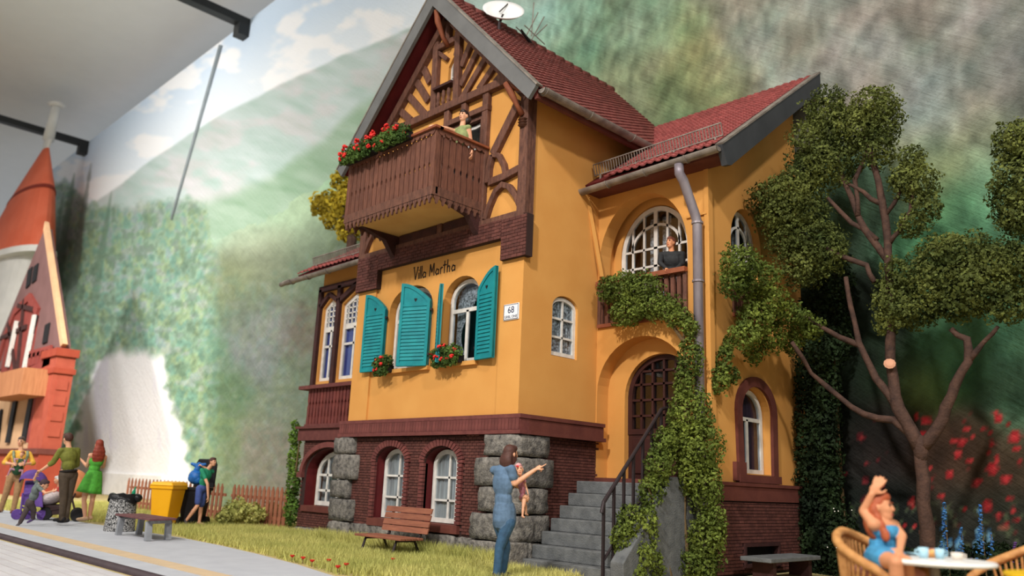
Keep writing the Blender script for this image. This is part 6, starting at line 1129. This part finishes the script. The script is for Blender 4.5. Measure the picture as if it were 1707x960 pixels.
b = MB(); b.ell(Q(128, 806, .55), (.26, .24, .32), Matrix.Rotation(-.5, 3, VY), 16, 10); b.build('hood', m_apr, s2, smooth=True)
for (p, q) in (((118, 822, .3), (127, 862, .25)), ((128, 818, .4), (112, 848, .35)), ((112, 846, .3), (70, 852, .3)), ((118, 822, .75), (127, 860, .75))): b = MB(); b.tube([Q(*p), Q(*q)], .022, 6); b.build('frame_tube', m_frame, s2)
for p in ((75, 862, .28), (128, 862, .22), (128, 858, .75), (78, 858, .75)): b = MB(); c = Q(*p); b.lathe([(.03, -.03), (.12, -.035), (.135, 0), (.12, .035), (.03, .03)], Vector((c.x, c.y, .15)), 18, axis=vf(.35, -.9, 0)); b.build('wheel', m_black, s2)
B_ = Fig('toddler', 'toddler in white cap sitting in the brown pushchair behind the man in olive', Q(96, 835, .5), .8, vox=.010); B_.base = Vector(g); rd = cm('red_top', (206, 84, 74)); B_.torso((97, 812, .5), (100, 834, .55), (-.6, -.7, 0), rd, rd, 1.2); B_.head((96, 800, .48), (-.7, -.6, -.1), cm('white_cap', (232, 228, 224)), eyes=False, hs=1.6); B_.arm('R', (90, 820, .35), (86, 826, .3), 'long', rd); B_.arm('L', (102, 822, .6), (94, 828, .5), 'long', rd); B_.leg('R', (88, 832, .4), (80, 838, .4), (-1, 0, 0, 0), 'long', rd, rd); B_.leg('L', (92, 832, .6), (84, 838, .6), (-1, 0, 0, 0), 'long', rd, rd); B_.done(); flush()
# ------------------------------------------------------------------ cafe corner
m_cane = mat('honey_wicker', (206, 152, 92), (168, 112, 62), .6, 12, .5, 40); m_cush = mat('pink_cushion', (206, 138, 122), None, .9, 8, .2); m_ttop = mat('white_table_top', (246, 244, 240), None, .35, 3)
def wicker(c, ang, label, seat_z=.42):
    e = empty('wicker_armchair', c, label, 'armchair', 'wicker armchairs at the cafe table'); Fw = Vector((math.cos(ang), math.sin(ang), 0)); Lt = Vector((-Fw.y, Fw.x, 0)); c = Vector(c)
    P = lambda f, l, z: c+Fw*f+Lt*l+Vector((0, 0, z))
    def rim(t): a = pi*(.5+t) ; k = abs(t-.5)*2; return P(.30*math.cos(a)*1.0-.02+.16*(k**3), .31*math.sin(a), .90-.24*k**1.5)
    b = MB(); b.tube([rim(i/28) for i in range(29)]+[P(.32, -.30, .56), P(.34, -.28, .0)] , .036, 8); b.tube([rim(0), P(.32, .30, .56), P(.34, .28, .0)], .036, 8); b.build('back_rim', m_cane, e, smooth=True)
    for i in range(31):
        t = (i+.5)/31; a = pi*(.5+t); q = rim(t); lo = P(.27*math.cos(a)+.02, .28*math.sin(a), .22); b = MB(); b.tube([lo, lo.lerp(q, .5)+(q-c).normalized()*.01, q], .011, 5); b.build('cane', m_cane, e)
    for z in (.22, .40): b = MB(); b.tube([P(.29*math.cos(pi*(.5+i/20))+.02, .30*math.sin(pi*(.5+i/20)), z) for i in range(21)]+[P(.30, -.28, z), P(.30, .28, z), P(.02, .30, z)], .018, 6); b.build('woven_band', m_cane, e)
    b = MB(); n = 24; V = []
    for z in (.02, .21):
        for i in range(n+1): a = pi*(.5+i/n); V.append(P(.285*math.cos(a)+.02, .295*math.sin(a), z))
    V += [P(.3, -.29, .02), P(.3, -.29, .21), P(.3, .29, .02), P(.3, .29, .21)]; b.add(V, [(i, i+1, n+2+i, n+1+i) for i in range(n)]+[(n, 2*n+2, 2*n+3, 2*n+1), (0, n+1, 2*n+5, 2*n+4), (2*n+2, 2*n+4, 2*n+5, 2*n+3)]); b.build('woven_skirt', m_cane, e)
    b = MB(); b.ell(P(.04, 0, seat_z-.02), (.27, .27, .06), None, 20, 8); b.build('seat_cushion', m_cush, e, smooth=True)
    for l in (-1, 1): b = MB(); b.tube([P(.3, l*.28, .5), P(.3, l*.28, 0)], .03, 7); b.build('leg', m_cane, e)
    return e
hp_ = SEAT.Hp; wicker((hp_.x-.02, hp_.y+.04, 0), math.atan2(SEAT.f.y, SEAT.f.x), 'wicker armchair the red-haired woman sits in', hp_.z-.08)
c2 = at_d(1722, 990, TC_, .75); wicker((c2.x, c2.y, 0), math.atan2(-VX.y-.3, -VX.x-.1), 'empty wicker armchair at the bottom right corner of the picture')
tbl = empty('cafe_table', (TC_.x, TC_.y, 0), 'round white cafe table in front of the seated woman', 'table'); b = MB(); b.lathe([(.30, .715), (.405, .72), (.415, .735), (.405, .75), (.001, .75)], (TC_.x, TC_.y, 0), 48); b.build('table_top', m_ttop, tbl, smooth=False)
b = MB(); b.tube([(TC_.x, TC_.y, .03), (TC_.x, TC_.y, .72)], .035, 12); b.build('pedestal', m_zinc, tbl); b = MB(); b.lathe([(.25, 0), (.25, .02), (.04, .05)], (TC_.x, TC_.y, 0), 24); b.build('foot', m_zinc, tbl)
m_cupb = mat('pale_blue_china', (176, 216, 232), None, .4, 4); m_cupw = mat('cream_china', (232, 220, 206), None, .4, 4); m_bread = mat('baked_bread', (238, 178, 110), (212, 138, 70), .8, 10, .3)
def cup(px, py, m, r, h, label, handle=1):
    c = at(px, py, 'z', .752); e = empty('coffee_cup', c, label, 'cup', 'cups on the cafe table'); b = MB(); b.lathe([(r*.8, 0), (r, h*.5), (r, h), (r*.88, h), (r*.85, h*.15), (.001, h*.1)], c, 16); b.build('cup', m, e, smooth=True)
    a = vf(handle*r, 0, h*.5); b = MB(); b.tube([c+vf(handle*r*.95, 0, h*.8), c+vf(handle*(r+.025), 0, h*.7), c+vf(handle*(r+.02), 0, h*.35), c+vf(handle*r*.95, 0, h*.25)], .006, 6); b.build('handle', m, e)
cup(1540, 930, m_cupb, .036, .075, 'pale blue cup left of the bread roll', -1); cup(1567, 931, m_cupb, .034, .07, 'pale blue cup right of the bread roll'); cup(1596, 933, m_cupw, .042, .05, 'cream cup near the right edge of the table', 1)
c = at(1553, 929, 'z', .752); e = empty('bread_roll', c, 'golden bread roll between the two blue cups', 'bread'); b = MB(); b.ell(c+Vector((0, 0, .03)), (.05, .04, .032), None, 14, 10); b.build('crust', m_bread, e, smooth=True); b = MB(); b.tube([c+vf(-.02, -.02, .058), c+vf(.02, -.01, .06)], .006, 6); b.build('score_mark', m_cush, e)
c = at(1526, 925, 'z', .752); e = empty('saucer', c, 'pale blue saucer at the far left of the crockery', 'saucer'); b = MB(); b.lathe([(.03, 0), (.075, .012), (.078, .018), (.03, .008), (.001, .006)], c, 20); b.build('dish', m_cupb, e, smooth=True); b = MB(); b.lathe([(.02, .0), (.02, .012)], c, 12); b.build('ring', m_cupb, e)
c = at(1690, 949, 'z', .74); e = empty('yellow_tabletop', (c.x, c.y, 0), 'bright yellow tabletop edge at the bottom right corner', 'table'); cc_ = c+vf(.16, -.39, 0); b = MB(); b.lathe([(.36, .705), (.40, .715), (.405, .73), (.40, .74), (.001, .742)], (cc_.x, cc_.y, 0), 40); b.build('table_top', mat('yellow_lacquer', (246, 198, 40), None, .35, 3), e); b = MB(); b.tube([(cc_.x, cc_.y, 0), (cc_.x, cc_.y, .71)], .04, 12); b.build('pedestal', m_zinc, e)
